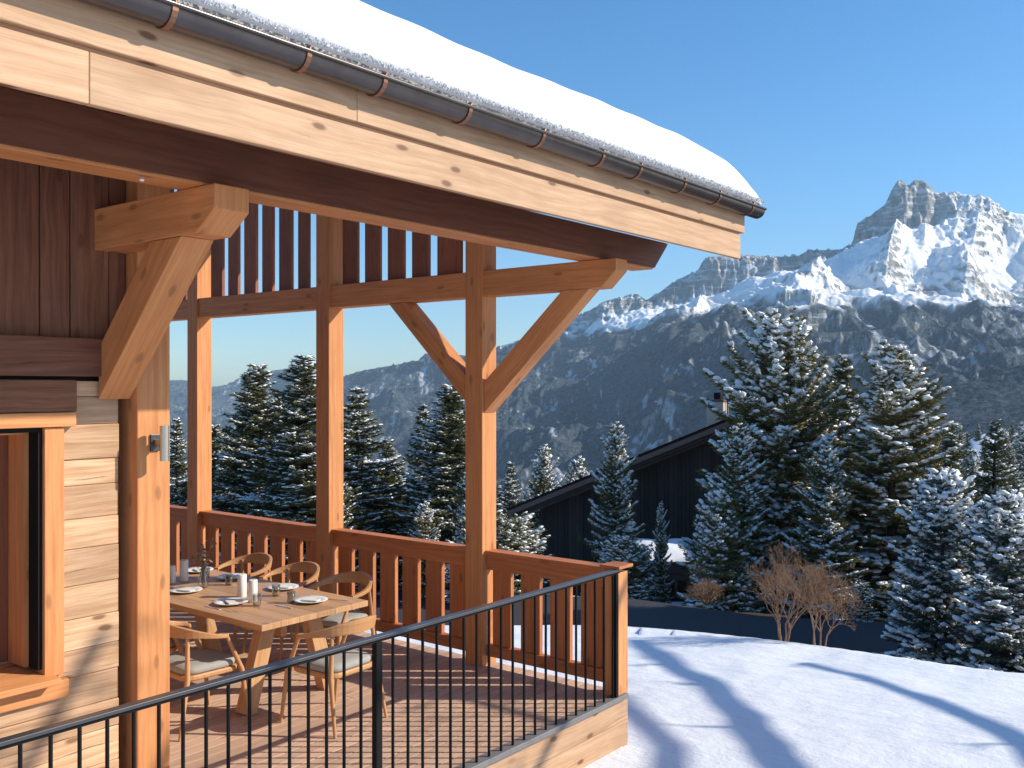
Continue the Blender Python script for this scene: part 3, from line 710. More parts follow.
# deck
mb = MB(); v = 4.205
while v < 13:
    x = -2.8 if v < 5.2 else 3.18
    while x < 6.74:
        e = min(x+rnd.uniform(2.0, 3.6), 6.745)
        mb.box((x+.0015, v+.003, -.028), (e-.0015, v+.117, 0.0)); x = e
    v += .12
dk = mb.build('terrace_deck', M['deck'], None, .002); tag(dk, kind='structure')
mb = MB(); mb.box((-2.8, 4.21, -.16), (6.74, 5.2, -.032)); mb.box((3.0, 5.2, -.16), (6.74, 13, -.032)); part(mb, 'deck_joists', M['darkwood'])
mb = MB(); z = -.62
for h in (.20, .20, .19):
    x = -2.8
    while x < 6.75:
        e = min(x+rnd.uniform(1.8, 3.2), 6.755); mb.box((x+.001, 4.145, z+.001), (e-.001, 4.185, z+h-.002)); x = e
    mb.box((6.717, 4.187, z+.001), (6.757, 13, z+h-.002)); z += h
part(mb, 'deck_edge_boards', M['fascia'], .003)
mb = MB(); mb.box((-2.8, 4.105, -.028), (6.70, 4.200, .012)); part(mb, 'deck_edge_strip', M['zincpipe'], .003)

# wooden balustrade: one thing per bay
def bay(v0, v1, lab, endpost=False):
    root = empty('wooden_balustrade', (UB, (v0+v1)/2, 0)); tag(root, lab, 'balustrade', 'wooden balustrade bays between the gallery posts')
    def bp(mb, n, mat, bev=.004):
        o = mb.build(n, mat, None, bev); o.data.transform(Matrix.Translation(-Vector(root.location))); o.parent = root; return o
    mb = MB(); mb.box((UB-.065, v0, .995), (UB+.075, v1, 1.03)); bp(mb, 'cap_rail', M['rail'])
    mb = MB(); mb.box((UB-.04, v0, .86), (UB+.04, v1, .993)); bp(mb, 'top_rail', M['rail'])
    mb = MB(); mb.box((UB-.04, v0, .085), (UB+.04, v1, .19)); bp(mb, 'bottom_rail', M['rail'])
    n = max(1, round((v1-v0)/.322)); st = (v1-v0)/n
    for i in range(n):
        c = v0+(i+.5)*st
        mb = MB(); mb.box((UB-.022, c-.103, .192), (UB+.022, c+.103, .858), grain=(0, 0, 1)); bp(mb, 'picket', M['rail'], .003)
    if endpost:
        mb = MB(); mb.box((UB-.075, 4.14, 0.0), (UB+.095, 4.26, .993), grain=(0, 0, 1), tint=.8); bp(mb, 'end_post', M['larch'])
        mb = MB(); mb.box((UB-.095, 4.10, 1.031), (UB+.115, 4.29, 1.055)); bp(mb, 'post_cap', M['rail'])
bay(4.262, 5.528, 'wooden balustrade bay between the braced post and the free outer end', True)
bay(5.732, 7.578, 'wooden balustrade bay behind the table, left of the braced post')
bay(7.782, 9.898, 'wooden balustrade bay between the two slimmer looking back posts')
bay(10.102, 12.2, 'farthest wooden balustrade bay, just right of the house corner')

# metal railing along the front edge
mr = empty('metal_railing', (3.9, 4.14, 0)); tag(mr, 'thin black metal railing with round bars along the front edge of the deck', 'railing')
def mp(mb, n, mat, bev=0):
    o = mb.build(n, mat, None, bev); o.data.transform(Matrix.Translation(-Vector(mr.location))); o.parent = mr; return o
mb = MB(); mb.box((-1.0, 4.112, 1.014), (6.60, 4.166, 1.032)); mp(mb, 'handrail', M['railtop'], .002)
mb = MB(); mb.box((-1.0, 4.128, .995), (6.60, 4.152, 1.0135)); mp(mb, 'under_rail', M['black'])
bal0 = None; i = -42
while True:
    u = 3.947+i*.1285; i += 1
    if u > 6.52: break
    if i-1 == 0 or abs(u-1.817) < .06 or u < .3:
        if u < .3: continue
    if i-1 == 0 or abs(u-1.817) < .06:
        mb = MB(); mb.box((u-.024, 4.12, .012), (u+.024, 4.16, .994)); mb.box((u-.05, 4.108, .012), (u+.05, 4.172, .022)); mp(mb, 'post', M['black'], .002); continue
    if bal0 is None:
        mb = MB(); mb.tube([(0, 0, .012), (0, 0, .994)], .0095, 8); bal0 = mb.build('baluster', M['black'], mr); bal0.location = (u-3.9, 0, 0)
    else:
        c = bal0.copy(); COL.objects.link(c); c.parent = mr; c.location = (u-3.9, 0, 0)
mb = MB(); mb.box((6.535, 4.118, .012), (6.57, 4.162, .994)); mp(mb, 'post', M['black'], .002)

# wall lamp
lp = empty('wall_lamp', (3.195, 5.27, 2.16)); tag(lp, 'small cylindrical brass wall lamp on the orange corner post', 'wall lamp')
mb = MB(); mb.tube([(0, -.108, -.105), (0, -.108, .105)], .027, 20); mb.build('lamp_tube', M['steel'], lp)
mb = MB(); mb.box((-.03, -.014, -.05), (.03, -.0005, .05)); mb.build('back_plate', M['railtop'], lp, .002)
mb = MB(); mb.box((-.012, -.085, -.02), (.012, -.0145, .02)); mb.build('arm', M['steel'], lp, .002)
mb = MB(); mb.lathe([(.006, 0), (.011, -.002), (.013, -.008), (.010, -.014), (.0, -.016)], seg=12)
bu = mb.build('spot_bulb', M['ceramic'], None); bu.location = (2.60, 4.40, 3.529); tag(bu, 'tiny round white button lamp under the eave beam beside the bracket', 'lamp')
#=====TABLE=====
# ------------------------------------------------------------------ dining table, chairs and what lies on it
TX0, TX1, TY0, TY1 = 4.375, 5.43, 5.80, 8.10
tb = empty('dining_table', ((TX0+TX1)/2, (TY0+TY1)/2, 0)); tag(tb, 'long oiled oak dining table on splayed legs, laid for a meal on the deck', 'table')
def tpart(mb, n, mat, bev=0):
    o = mb.build(n, mat, None, bev); o.data.transform(Matrix.Translation(-Vector(tb.location))); o.parent = tb; return o
mb = MB(); w = (TX1-TX0)/6
for i in range(6): mb.box((TX0+i*w+.001, TY0, .705), (TX0+(i+1)*w-.001, TY1, .75), grain=(0, 1, 0))
tpart(mb, 'tabletop', M['table'], .002)
for yv_ in (TY0+.36, TY1-.36):
    for sx in (-1, 1):
        xc = (TX0+TX1)/2; mb = MB()
        mb.beam((xc+sx*.40, yv_, 0.0), (xc+sx*.22, yv_, .64), .10, .13, up=(1, 0, 0)); tpart(mb, 'leg', M['table'], .004)
    mb = MB(); mb.box((TX0+.12, yv_-.05, .64), (TX1-.12, yv_+.05, .7045)); tpart(mb, 'bearer', M['table'], .004)
mb = MB(); mb.box(((TX0+TX1)/2-.03, TY0+.41, .50), ((TX0+TX1)/2+.03, TY1-.41, .60)); tpart(mb, 'stretcher', M['table'], .004)

def rrect(w, d, r, n=6, off=(0, 0)):
    P = []
    for cx, cy, a0 in ((w/2-r, d/2-r, 0), (-w/2+r, d/2-r, 90), (-w/2+r, -d/2+r, 180), (w/2-r, -d/2+r, 270)):
        for k in range(n+1):
            a = math.radians(a0+90*k/n); P.append((cx+r*math.cos(a)+off[0], cy+r*math.sin(a)+off[1]))
    return P
def slab(mb, poly, z0, z1, edge=.0, grain=(1, 0, 0), dome=0.0, smooth=False, tint=None):
    n = len(poly); cx = sum(p[0] for p in poly)/n; cy = sum(p[1] for p in poly)/n
    rings = [(z0, 1-edge), (z0+(z1-z0)*.25, 1), (z0+(z1-z0)*.75, 1), (z1, 1-edge), (z1+dome*.7, .7), (z1+dome, .3)] if dome else [(z0, 1-edge), (z0+(z1-z0)*.25, 1), (z0+(z1-z0)*.75, 1), (z1, 1-edge)]
    v = []; f = []
    for z, s in rings: v += [(cx+(p[0]-cx)*s, cy+(p[1]-cy)*s, z) for p in poly]
    for i in range(len(rings)-1):
        for k in range(n): k2 = (k+1) % n; f.append((i*n+k, i*n+k2, (i+1)*n+k2, (i+1)*n+k))
    f.append(list(range(n))[::-1]); f.append([(len(rings)-1)*n+k for k in range(n)])
    mb.add(v, f, grain, tint, smooth)

def make_chair():
    """armchair facing +Y: curved oak band as back and arms, four splayed legs"""
    root = empty('dining_chair'); 
    mb = MB(); slab(mb, rrect(.47, .46, .09), .385, .425, .03); mb.build('seat_frame', M['oak'], root, .003)
    mb = MB(); slab(mb, rrect(.455, .445, .10), .427, .475, .04, dome=.012, smooth=True); mb.build('seat_cushion', M['cushion'], root)
    # band: arc from the right arm round the back to the left arm
    mb = MB(); n = 28; v = []; f = []
    for i in range(n+1):
        t = i/n; a = math.radians(22-224*t)
        x = .285*math.cos(a); y = .27*math.sin(a)-.02
        if a > 0 or a < -math.pi: y += 0
        b_ = math.sin(math.pi*t); z = .675+.085*b_**1.3; hh = .028+.075*b_**2.2; th = .030-.008*b_+.022*(1-b_)**3
        nx, ny = math.cos(a), math.sin(a)
        v += [(x-nx*th/2, y-ny*th/2, z-hh*.55), (x+nx*th/2+nx*.006*b_, y+ny*th/2+ny*.006*b_, z-hh*.55), (x+nx*th/2+nx*.02*b_, y+ny*th/2+ny*.02*b_, z+hh*.45), (x-nx*th/2+nx*.012*b_, y-ny*th/2+ny*.012*b_, z+hh*.45)]
    for i in range(n):
        for k in range(4):
            k2 = (k+1) % 4; f.append((i*4+k, (i+1)*4+k, (i+1)*4+k2, i*4+k2))
    f += [(0, 1, 2, 3), (n*4+3, n*4+2, n*4+1, n*4)]
    f = [q[::-1] for q in f]
    mb.add(v, f, (1, 0, 0)); mb.build('backrest', M['oak'], root, .005)
    for sx in (-1, 1):
        mb = MB(); mb.tube([(sx*.275, .27, 0), (sx*.258, .215, .40), (sx*.262, .085, .672)], [.012, .020, .013], 10); mb.build('leg', M['oak'], root)
        mb = MB(); mb.tube([(sx*.265, -.29, 0), (sx*.235, -.215, .40), (sx*.205, -.195, .735)], [.012, .020, .013], 10); mb.build('leg', M['oak'], root)
    return root
ch0 = make_chair(); used = False
CH = [((4.825, 5.53), 0, 'oak armchair at the near head of the table, its curved back towards the railing'),
      ((4.16, 6.29), -90, 'oak armchair on the house side of the table, beside the corner post'),
      ((4.16, 7.08), -90, 'oak armchair nearly hidden behind the orange corner post'),
      ((5.72, 6.52), 90, 'oak armchair on the balustrade side of the table, nearest the braced post'),
      ((5.76, 7.28), 90, 'middle oak armchair of the three on the balustrade side of the table'),
      ((5.78, 8.02), 90, 'oak armchair on the balustrade side at the far end of the table, by the vase')]
for i, ((x, y), a, lab) in enumerate(CH):
    o = ch0 if i == 0 else copy_tree(ch0)
    o.location = (x, y, 0); o.rotation_euler = (0, 0, math.radians(a+rnd.uniform(-4, 4)))
    tag(o, lab, 'chair', 'oak armchairs round the dining table')

def ontable(px, py, z=.75):
    D = (CAMZ-z)*963/(py-386); return W((px-512)/963*D, D, z)
# plates with a folded napkin
pl = MB(); pl.lathe([(.0, .004), (.075, .004), (.085, .007), (.132, .020), (.135, .0215), (.133, .024), (.085, .012), (.075, .0085), (.0, .0085)], seg=36)
plate0 = None
for px, py, lab in [(311, 602, 'white plate at the near right corner of the table'), (231, 604, 'white plate near the middle of the near edge, in front of the white candles'),
                    (186, 592, 'white plate at the house side edge, cut by the corner post'), (300, 585.5, 'white plate on the balustrade side, third of that row from the far end'),
                    (206, 568, 'white plate at the far end of the table behind the vase'), (262, 573, 'white plate on the balustrade side between the two back chairs')]:
    p = ontable(px, py)
    p.x = min(max(p.x, TX0+.15), TX1-.15); p.y = min(max(p.y, TY0+.15), TY1-.15)
    r_ = empty('plate', p); tag(r_, lab, 'plate', 'white plates laid on the table')
    if plate0 is None: plate0 = pl.build('dish', M['ceramic'], r_); dish = plate0
    else: dish = plate0.copy(); COL.objects.link(dish); dish.parent = r_
    nm = MB(); slab(nm, rrect(.07, .15, .01, 3), .0125, .022, .05); nk = nm.build('napkin', M['napkin'], r_); nk.rotation_euler = (0, 0, rnd.uniform(-.5, .5))
# tall white pillar candles
cm = MB(); cm.lathe([(0, 0), (.036, 0), (.037, .004), (.037, .185), (.034, .190), (.018, .184), (.0, .182)], seg=24)
cw = MB(); cw.tube([(0, 0, .182), (.002, 0, .20)], .0015, 5)
c0 = None
for px, py, sc_, lab in [(242, 597, 1.0, 'taller white pillar candle of the near pair on the table'), (253, 602, .95, 'white pillar candle nearest the camera, right of its twin'),
                         (184, 581, 1.0, 'white pillar candle beside the corner post, in front of the vase'), (172, 583, .82, 'short white pillar candle partly behind the corner post')]:
    r_ = empty('pillar_candle', ontable(px, py)); r_.scale = (sc_, sc_, sc_); tag(r_, lab, 'candle', 'white pillar candles on the table')
    if c0 is None: c0 = (cm.build('wax', M['wax'], r_), cw.build('wick', M['black'], r_))
    else:
        for q in c0: c = q.copy(); COL.objects.link(c); c.parent = r_
# glasses
gm = MB(); gm.lathe([(0, 0), (.028, 0), (.031, .004), (.036, .095), (.0335, .095), (.029, .012), (0, .010)], seg=24)
g0 = gm.build('drinking_glass', M['glass'], None)
for i, (px, py, lab) in enumerate([(276, 596, 'clear tumbler between the candles and the right plate'), (291, 603, 'clear tumbler just left of the near right plate'), (229, 585, 'clear tumbler in the middle of the table right of the vase'),
                                   (257, 606, 'clear tumbler in front of the near pair of candles'), (206, 578, 'clear tumbler close behind the vase')]):
    o = g0 if i == 0 else g0.copy()
    if i: COL.objects.link(o)
    o.location = ontable(px, py); tag(o, lab, 'glass', 'drinking glasses on the table')
# vase and dried stems
vp = ontable(203, 588)
vm = MB(); vm.lathe([(0, 0), (.035, 0), (.045, .01), (.048, .06), (.03, .12), (.018, .15), (.022, .17), (.019, .17), (.015, .15), (.027, .12), (.044, .06), (.040, .014), (0, .012)], seg=24)
o = vm.build('glass_vase', M['glass'], None); o.location = vp; tag(o, 'small clear glass vase holding dried stems on the table', 'vase')
st = MB(); lf = MB(); R3 = random.Random(4)
for k in range(9):
    a = R3.uniform(0, 6.28); sp = R3.uniform(.03, .13); h = R3.uniform(.26, .42)
    P_ = [(0, 0, .012), (math.cos(a)*sp*.2, math.sin(a)*sp*.2, h*.5), (math.cos(a)*sp, math.sin(a)*sp, h)]
    st.tube(P_, [.0022, .002, .0012], 5)
    for t in range(9):
        q = Vector(P_[1]).lerp(Vector(P_[2]), t/8); d = Vector((R3.gauss(0, 1), R3.gauss(0, 1), R3.gauss(.2, .6))).normalized(); s_ = d.cross(Vector((R3.gauss(0, 1), R3.gauss(0, 1), 1))).normalized(); L = R3.uniform(.03, .06)
        lf.add([q, q+d*L*.5+s_*L*.3, q+d*L, q+d*L*.5-s_*L*.3], [(0, 1, 2, 3)])
r_ = empty('dried_flowers', vp); tag(r_, 'grey brown dried leafy stems standing in the glass vase', 'flowers')
st.build('stem', M['twig'], r_); lf.build('leaf', M['leafdry'], r_)
# cutlery
for px, py, lab in [(283, 607, 'steel knife beside the near right plate'), (212, 608, 'steel knife left of the middle near plate'), (338, 600, 'steel fork at the near right corner of the table')]:
    mb = MB(); mb.box((-.006, -.10, .0005), (.006, .0, .004)); mb.box((-.009, .001, .0005), (.009, .09, .0025))
    o = mb.build('cutlery_piece', M['cutlery'], None, .001); p = ontable(px, py); o.location = (min(p.x, TX1-.05), max(p.y, TY0+.13), .75); o.rotation_euler = (0, 0, rnd.uniform(-.3, .3)); tag(o, lab, 'cutlery', 'cutlery laid on the table')

#=====TREES=====
# ------------------------------------------------------------------ conifers
ICO = None
def ico():
    global ICO
    if ICO is None:
        bm = bmesh.new(); bmesh.ops.create_icosphere(bm, subdivisions=1, radius=1.0)
        ICO = (np.array([v.co[:] for v in bm.verts]), np.array([[v.index for v in f.verts] for f in bm.faces])); bm.free()
    return ICO
def unit(a): return a/(np.linalg.norm(a, axis=-1, keepdims=True)+1e-9)
def conifer_mesh(seed, H, Rm, snow=.35, lump=(.14, .09, .05), nlen=.15, wsp=.33, nb=8, up=.35, sparse=0.0, shape=.85, clump=1.0):
    """needles: thin triangles round the twigs, all through the crown; snow: lumps lying on the twigs"""
    g = np.random.default_rng(seed); SP = []; SD = []; ST = []
    z = .04*H+.2
    while z < H*.985:
        t = z/H; n = max(4, int(nb*(1-.35*t)))
        for k in range(n):
            if g.random() < sparse: continue
            a = 2*np.pi*(k+g.random()*.8)/n
            L = Rm*(1-t)**shape*(.55+.62*g.random())*(1+.16*np.sin(3*a+seed)+.1*np.sin(5*a+t*9))*min(1, .6+t*4)+.08
            ns = max(3, int(L/.13)); s = np.linspace(.12 if L > .6 else 0, 1, ns)
            el = up*(t*1.6-.35)-.15
            rad = s*L; hz = g.normal(0, .38)*wsp+rad*np.tan(el)-.10*L*np.sin(s*np.pi)*(1-t)+.16*L*s**2.5+ g.normal(0, .02)
            dx, dy = np.cos(a), np.sin(a); sway = .08*L*np.sin(s*4+g.random()*6)
            P = np.stack([dx*rad-dy*sway, dy*rad+dx*sway, z+hz], -1)
            dirn = unit(np.gradient(P, axis=0))
            for sd in (-1, 1):
                tl = np.minimum(.62*(1.05-s)*L*.62+.10, .75)*(.7+.6*g.random(ns))
                perp = np.stack([-dirn[:, 1], dirn[:, 0], 0*s], -1)*sd
                td = unit(dirn*.62+perp*(.75+.2*g.random((ns, 1)))+np.array([0, 0, .10])+g.normal(0, .12, (ns, 3)))
                m_ = np.maximum(1, (tl/.12).astype(int))
                for j in range(int(m_.max())):
                    ok = m_ > j; f = (j+.5)/m_
                    Q = P+td*(tl*f)[:, None]+np.array([0, 0, -.05])*(f**2*tl)[:, None]
                    SP.append(Q[ok]); SD.append(td[ok]); ST.append(np.full(ok.sum(), t))
            SP.append(P); SD.append(dirn); ST.append(np.full(ns, t))
        z += wsp*(.75+.5*g.random())*(1.0-.35*t)
    SP = np.vstack(SP); SD = unit(np.vstack(SD)); nS = len(SP)
    # needles
    K = 5; B = np.repeat(SP, K, 0); Dn = np.repeat(SD, K, 0)
    rd = unit(np.cross(Dn, g.normal(0, 1, Dn.shape))); nd = unit((Dn*.75+rd*.85)*np.array([1, 1, .55])+np.array([0, 0, -.12])); wv = unit(np.cross(nd, g.normal(0, 1, Dn.shape)))
    ln = nlen*(.6+.7*g.random((len(B), 1))); wd = nlen*.17*(.7+.6*g.random((len(B), 1)))
    o_ = Dn*(g.random((len(B), 1))-.5)*.13
    V = np.stack([B+o_-wv*wd, B+o_+wv*wd, B+o_+nd*ln], 1).reshape(-1, 3)
    F = np.arange(len(V)).reshape(-1, 3)
    # snow lumps
    iv, if_ = ico(); patch = np.sin(SP[:, 0]*2.3+seed)+np.sin(SP[:, 1]*2.7+seed*2)+np.sin(SP[:, 2]*2.9)
    rr_ = np.hypot(SP[:, 0], SP[:, 1]); rl = Rm*(1-np.clip(SP[:, 2]/H, 0, .98))**shape+.15
    keep = g.random(nS) < snow*(.70+.38*np.clip(patch, -1.6, 1.6))*np.clip(.15+1.1*rr_/rl, .2, 1.15)
    C = SP[keep]+np.array([0, 0, lump[2]*1.25+.01]); n = len(C)
    ax = unit(SD[keep]*np.array([1, 1, .7])+1e-6); sy = unit(np.cross(np.array([0, 0, 1.0])[None, :]+0*ax, ax)); uz = np.cross(ax, sy)
    sc_ = .55+.8*g.random((n, 1, 1))**1.3
    wob = 1+.25*g.normal(0, 1, (n, 12, 1)).clip(-1.2, 1.2)
    Vs = C[:, None, :]+(iv[None, :, 0:1]*ax[:, None, :]*lump[0]+iv[None, :, 1:2]*sy[:, None, :]*lump[1]+iv[None, :, 2:3]*uz[:, None, :]*lump[2])*sc_*wob
    Fs = (if_[None]+(np.arange(n)*12)[:, None, None]).reshape(-1, 3)
    return V, F, Vs.reshape(-1, 3), Fs
PROTO = {}
def proto(key, nmat, H, **kw):
    V, F, Vs, Fs = conifer_mesh(H=H, **kw)
    root = empty('conifer_tree')
    cr = np_mesh('crown', V, F, M[nmat], parent=root)
    np_mesh('branch_snow', Vs, Fs, M['treesnow'], smooth=True, parent=root)['kind'] = 'stuff'
    mb = MB(); r0 = H*.014+.02; mb.tube([(0, 0, -.5), (0.02, .01, H*.3), (-.02, .02, H*.65), (0, 0, H*.985)], [r0*1.15, r0*.85, r0*.45, .012], 9); mb.build('trunk', M['bark'], root)
    PROTO[key] = [root, H, False]
proto('heavy', 'needle', 11.5, seed=3, Rm=3.6, snow=.66, lump=(.19, .115, .068), nlen=.21, wsp=.36, nb=9, up=.9, shape=.56, sparse=.14)
proto('heavy2', 'needle', 10.5, seed=8, Rm=2.7, snow=.60, lump=(.17, .105, .062), nlen=.20, wsp=.34, nb=8, up=.85, shape=.7, sparse=.16)
proto('slim', 'needle_d', 10.0, seed=14, Rm=1.7, snow=.14, lump=(.13, .08, .05), nlen=.17, wsp=.32, nb=8, up=.5, shape=.85)
proto('fir', 'needle_d', 11.5, seed=21, Rm=2.9, snow=.52, lump=(.14, .065, .036), nlen=.18, wsp=.25, nb=9, up=.35, shape=.8, sparse=.1)
proto('fir2', 'needle_d', 11.0, seed=27, Rm=2.5, snow=.54, lump=(.14, .065, .036), nlen=.18, wsp=.27, nb=8, up=.25, shape=.85, sparse=.14)
proto('white', 'needle_b', 5.6, seed=33, Rm=1.75, snow=.70, lump=(.135, .085, .05), nlen=.13, wsp=.22, nb=9, up=.8, shape=.62)
proto('bushy', 'needle', 3.6, seed=41, Rm=1.5, snow=.52, lump=(.11, .07, .045), nlen=.13, wsp=.22, nb=9, up=.8, shape=.55)
def tree(key, px, D, top, lab, grp, wid=1.0, R=None, rot=None):
    """px = picture column it stands in, D = metres ahead, top = row of its tip (fixes the height)"""
    if R is None: R = (px-512)/963*D
    z0 = gz(R, D)-.15; h = CAMZ-(top-386)/963*D-z0
    pr = PROTO[key]
    if not pr[2]: o = pr[0]; pr[2] = True
    else: o = copy_tree(pr[0])
    s = h/pr[1]; o.location = W(R, D, z0); o.scale = (s*wid, s*wid, s); o.rotation_euler = (rnd.uniform(-.02, .02), rnd.uniform(-.02, .02), rnd.uniform(0, 6.28) if rot is None else rot)
    tag(o, lab, 'conifer', grp); return o
GR = 'snowy conifers in the garden on the right'
tree('heavy', 780, 40, 330, 'tallest, broadest snow laden conifer, hiding the end of the dark chalet roof', GR, 1.08)
tree('slim', 843, 43, 357, 'slim dark conifer with little snow between the two big snowy ones', GR, 1.15)
tree('heavy2', 890, 37, 350, 'tall snowy conifer right of the slim dark one', GR, 1.3)
tree('heavy2', 742, 38, 430, 'lower snowy conifer crowding the left side of the tallest one', GR, 1.0, rot=.3)
tree('bushy', 722, 36.5, 500, 'bright snowy conifer bush spreading at the left foot of the tallest one', GR, .9)
tree('heavy2', 826, 36, 440, 'mid height snowy conifer rising behind the bare shrubs', GR, .95, rot=2.0)
tree('heavy2', 920, 38, 418, 'snowy conifer close behind and right of the tall one, half its breadth', GR, .8, rot=4.0)
tree('slim', 952, 48, 432, 'small dark conifer standing out against the white field, left of the pair', GR, 1.5)
tree('slim', 992, 50, 421, 'small dark conifer standing out against the white field, right of the pair', GR, 1.25)
tree('heavy2', 972, 52, 452, 'low pale conifer between the two small dark ones by the field', GR, .7)
tree('white', 945, 25, 478, 'bluish white snow covered spruce in front on the right', GR, 1.0)
tree('white', 1008, 22.5, 500, 'thickly snowed spruce at the right edge of the picture', GR, 1.05, rot=1.2)
tree('bushy', 862, 33.5, 585, 'knee high snowy conifer bush beside the driveway under the tall trees', GR, 1.2)
tree('bushy', 735, 36.5, 560, 'snowy conifer bush just right of the small round shrub', GR, 1.2)
tree('bushy', 900, 30.8, 600, 'low snowy conifer bush at the end of the driveway, left of the bluish spruce', GR, 1.3)
GH = 'conifers round the dark chalet'
tree('heavy2', 615, 42, 428, 'narrow snowy conifer standing in front of the dark chalet wall', GH, .8, rot=.5)
tree('bushy', 637, 41, 548, 'snowy conifer spreading low at the left end of the dark carport', GH, 1.2)
tree('heavy2', 662, 40, 505, 'thin snowy young conifer in front of the carport', GH, .5, rot=1)
tree('bushy', 622, 38, 540, 'dark bushy conifer at the foot of the narrow one', GH, 1.3)
tree('bushy', 516, 37, 522, 'snow covered round conifer right behind the braced post', GH, 1.4)
tree('heavy2', 546, 66, 450, 'pale snowy conifer peeping over the left end of the dark roof', GH, .8, rot=1)
tree('heavy2', 578, 70, 462, 'second pale snowy conifer above the dark roof, lower than its left neighbour', GH, .9, rot=3)
tree('fir2', 508, 64, 462, 'snowy conifer tip just right of the braced post', GH, .9)
GL = 'firs seen through the gallery posts'
tree('fir', 253, 40, 365, 'tall pointed fir left of centre in the widest gap between the posts', GL, 1.4)
tree('fir', 303, 36, 356, 'tallest dark fir against the left side of the middle post', GL, 1.5, rot=2)
tree('fir2', 360, 38, 388, 'fir with drooping snowy branches right of the middle post', GL, 1.5)
tree('fir', 452, 37, 385, 'dense dark fir half hidden by the braced post', GL, 1.45, rot=4.2)
tree('fir2', 424, 41, 405, 'slimmer fir leaning against the dense dark one by the braced post', GL, 1.0, rot=2.2)
tree('heavy2', 470, 33, 468, 'young bright snowy conifer low behind the braced post', GL, .8, rot=2)
tree('fir2', 176, 38, 418, 'fir seen in the narrow gap between house corner and first post', GL, .9, rot=5)
tree('fir', 228, 52, 432, 'smaller hazy fir left of the tall pointed one', GL, .9, rot=5)
tree('fir2', 398, 46, 462, 'low snowy fir filling the gap between the two fir groups', GL, 1.3, rot=.4)
tree('fir2', 279, 45, 392, 'fir squeezed between the two tallest on the left', GL, .9, rot=1.4)
tree('fir', 215, 47, 425, 'dark fir crowding the left side of the tall pointed one', GL, 1.3, rot=.9)
tree('fir2', 391, 42, 440, 'loose snowy fir just right of the drooping one', GL, 1.3, rot=3.9)
tree('heavy2', 335, 34, 470, 'snowy conifer right behind the middle post', GL, .9, rot=5.5)
tree('heavy2', 425, 34, 505, 'short snowy conifer just above the handrail left of the braced post', GL, 1.1, rot=3.3)
# further down the slope
GD = 'firs on the slope below the garden'
R4 = random.Random(11)
for i, (px, D, top) in enumerate([(205, 75, 455), (240, 85, 470), (330, 80, 462), (372, 90, 478), (392, 70, 476), (412, 95, 486), (440, 80, 478), (503, 90, 486), (530, 78, 482), (560, 95, 486), (190, 95, 482), (350, 70, 470), (600, 80, 478), (640, 85, 482)]):
    tree(['fir', 'fir2', 'slim'][i % 3], px, D, top, 'distant fir on the falling slope, '+['left of the tall pointed fir', 'behind the foot of the tall pointed fir', 'behind the middle post', 'right behind the middle post tree', 'between the two fir groups, highest', 'left of the slimmer fir', 'behind the slimmer fir', 'right of the braced post', 'over the left tip of the dark roof', 'just above the dark roof edge', 'in the gap beside the house corner', 'behind the drooping fir', 'hidden behind the narrow conifer', 'behind the dark chalet'][i], GD, 1.1)
for i, (px, D, top) in enumerate([(928, 130, 425), (940, 110, 428), (958, 190, 424), (968, 150, 432), (978, 210, 423), (1003, 120, 430), (1012, 170, 421), (1019, 140, 433), (1024, 110, 424), (985, 130, 436), (1010, 100, 445), (950, 90, 440)]):
    tree(['slim', 'fir2', 'heavy2'][i % 3], px, D, top, 'tiny far conifer on the white field, '+['left end of the row', 'second from the left end', 'small, left of the dark pair', 'between the dark pair, lower', 'on the skyline between the dark pair', 'just right of the dark pair', 'on the skyline at the right', 'low one at the right edge', 'cut by the right edge', 'lowest between the dark pair', 'nearest at the right edge', 'nearest at the left end'][i], 'far conifers on the white field', 1.3)
# trees to the right of the view: they shade the driveway
GS = 'conifers beyond the right edge of the view'
for i, (R, D, h) in enumerate([(18.5, 30.3, 10.5), (22, 31.2, 12.5), (18.8, 28.0, 8), (26, 30, 13.5), (23, 28.2, 11)]):
    o = copy_tree(PROTO['heavy2'][0]); s = h/10.5; z0 = gz(R, D)-.2; o.location = W(R, D, z0); o.scale = (s*.95, s*.95, s); o.rotation_euler = (0, 0, i*1.3)
    tag(o, 'tall snowy conifer outside the picture on the right, '+['nearest the driveway end', 'second from the driveway end', 'closest to the spruces', 'farthest to the right', 'in the middle of the row'][i], 'conifer', GS)

# ------------------------------------------------------------------ bare shrubs
def shrub(name, R, D, H, spread, mat, lab, seed, stems=9, depth=5, thick=.022, group=None, base=.0):
    g = random.Random(seed); mbs = MB(); z0 = gz(R, D)-.04
    def grow(p, d, L, r, k):
        q = p+d*L; mid = p+d*L*.5+Vector((g.gauss(0, 1), g.gauss(0, 1), g.gauss(0, .5)))*L*.05
        mbs.tube([p, mid, q], [r, r*.85, r*.68], 5 if k > 1 else 3, caps=False)
        if k == 0: return
        for _ in range(g.choice((2, 3, 3))):
            a = Vector((g.gauss(0, 1), g.gauss(0, 1), g.gauss(.15, .7))).normalized()
            nd = (d*1.0+a*.62+Vector((0, 0, .06))).normalized(); grow(q, nd, L*g.uniform(.62, .88), max(r*.60, .0018), k-1)
    for i in range(stems):
        a = 6.283*i/stems+g.uniform(-.3, .3); s = g.uniform(.12, .9)*spread
        d = Vector((math.cos(a)*s, math.sin(a)*s, 1)).normalized()
        grow(Vector((math.cos(a)*.05, math.sin(a)*.05, base)), d, H*g.uniform(.26, .34), thick*g.uniform(.7, 1), depth)
    o = mbs.build(name, mat, None); o.location = W(R, D, z0); tag(o, lab, 'shrub', group); return o
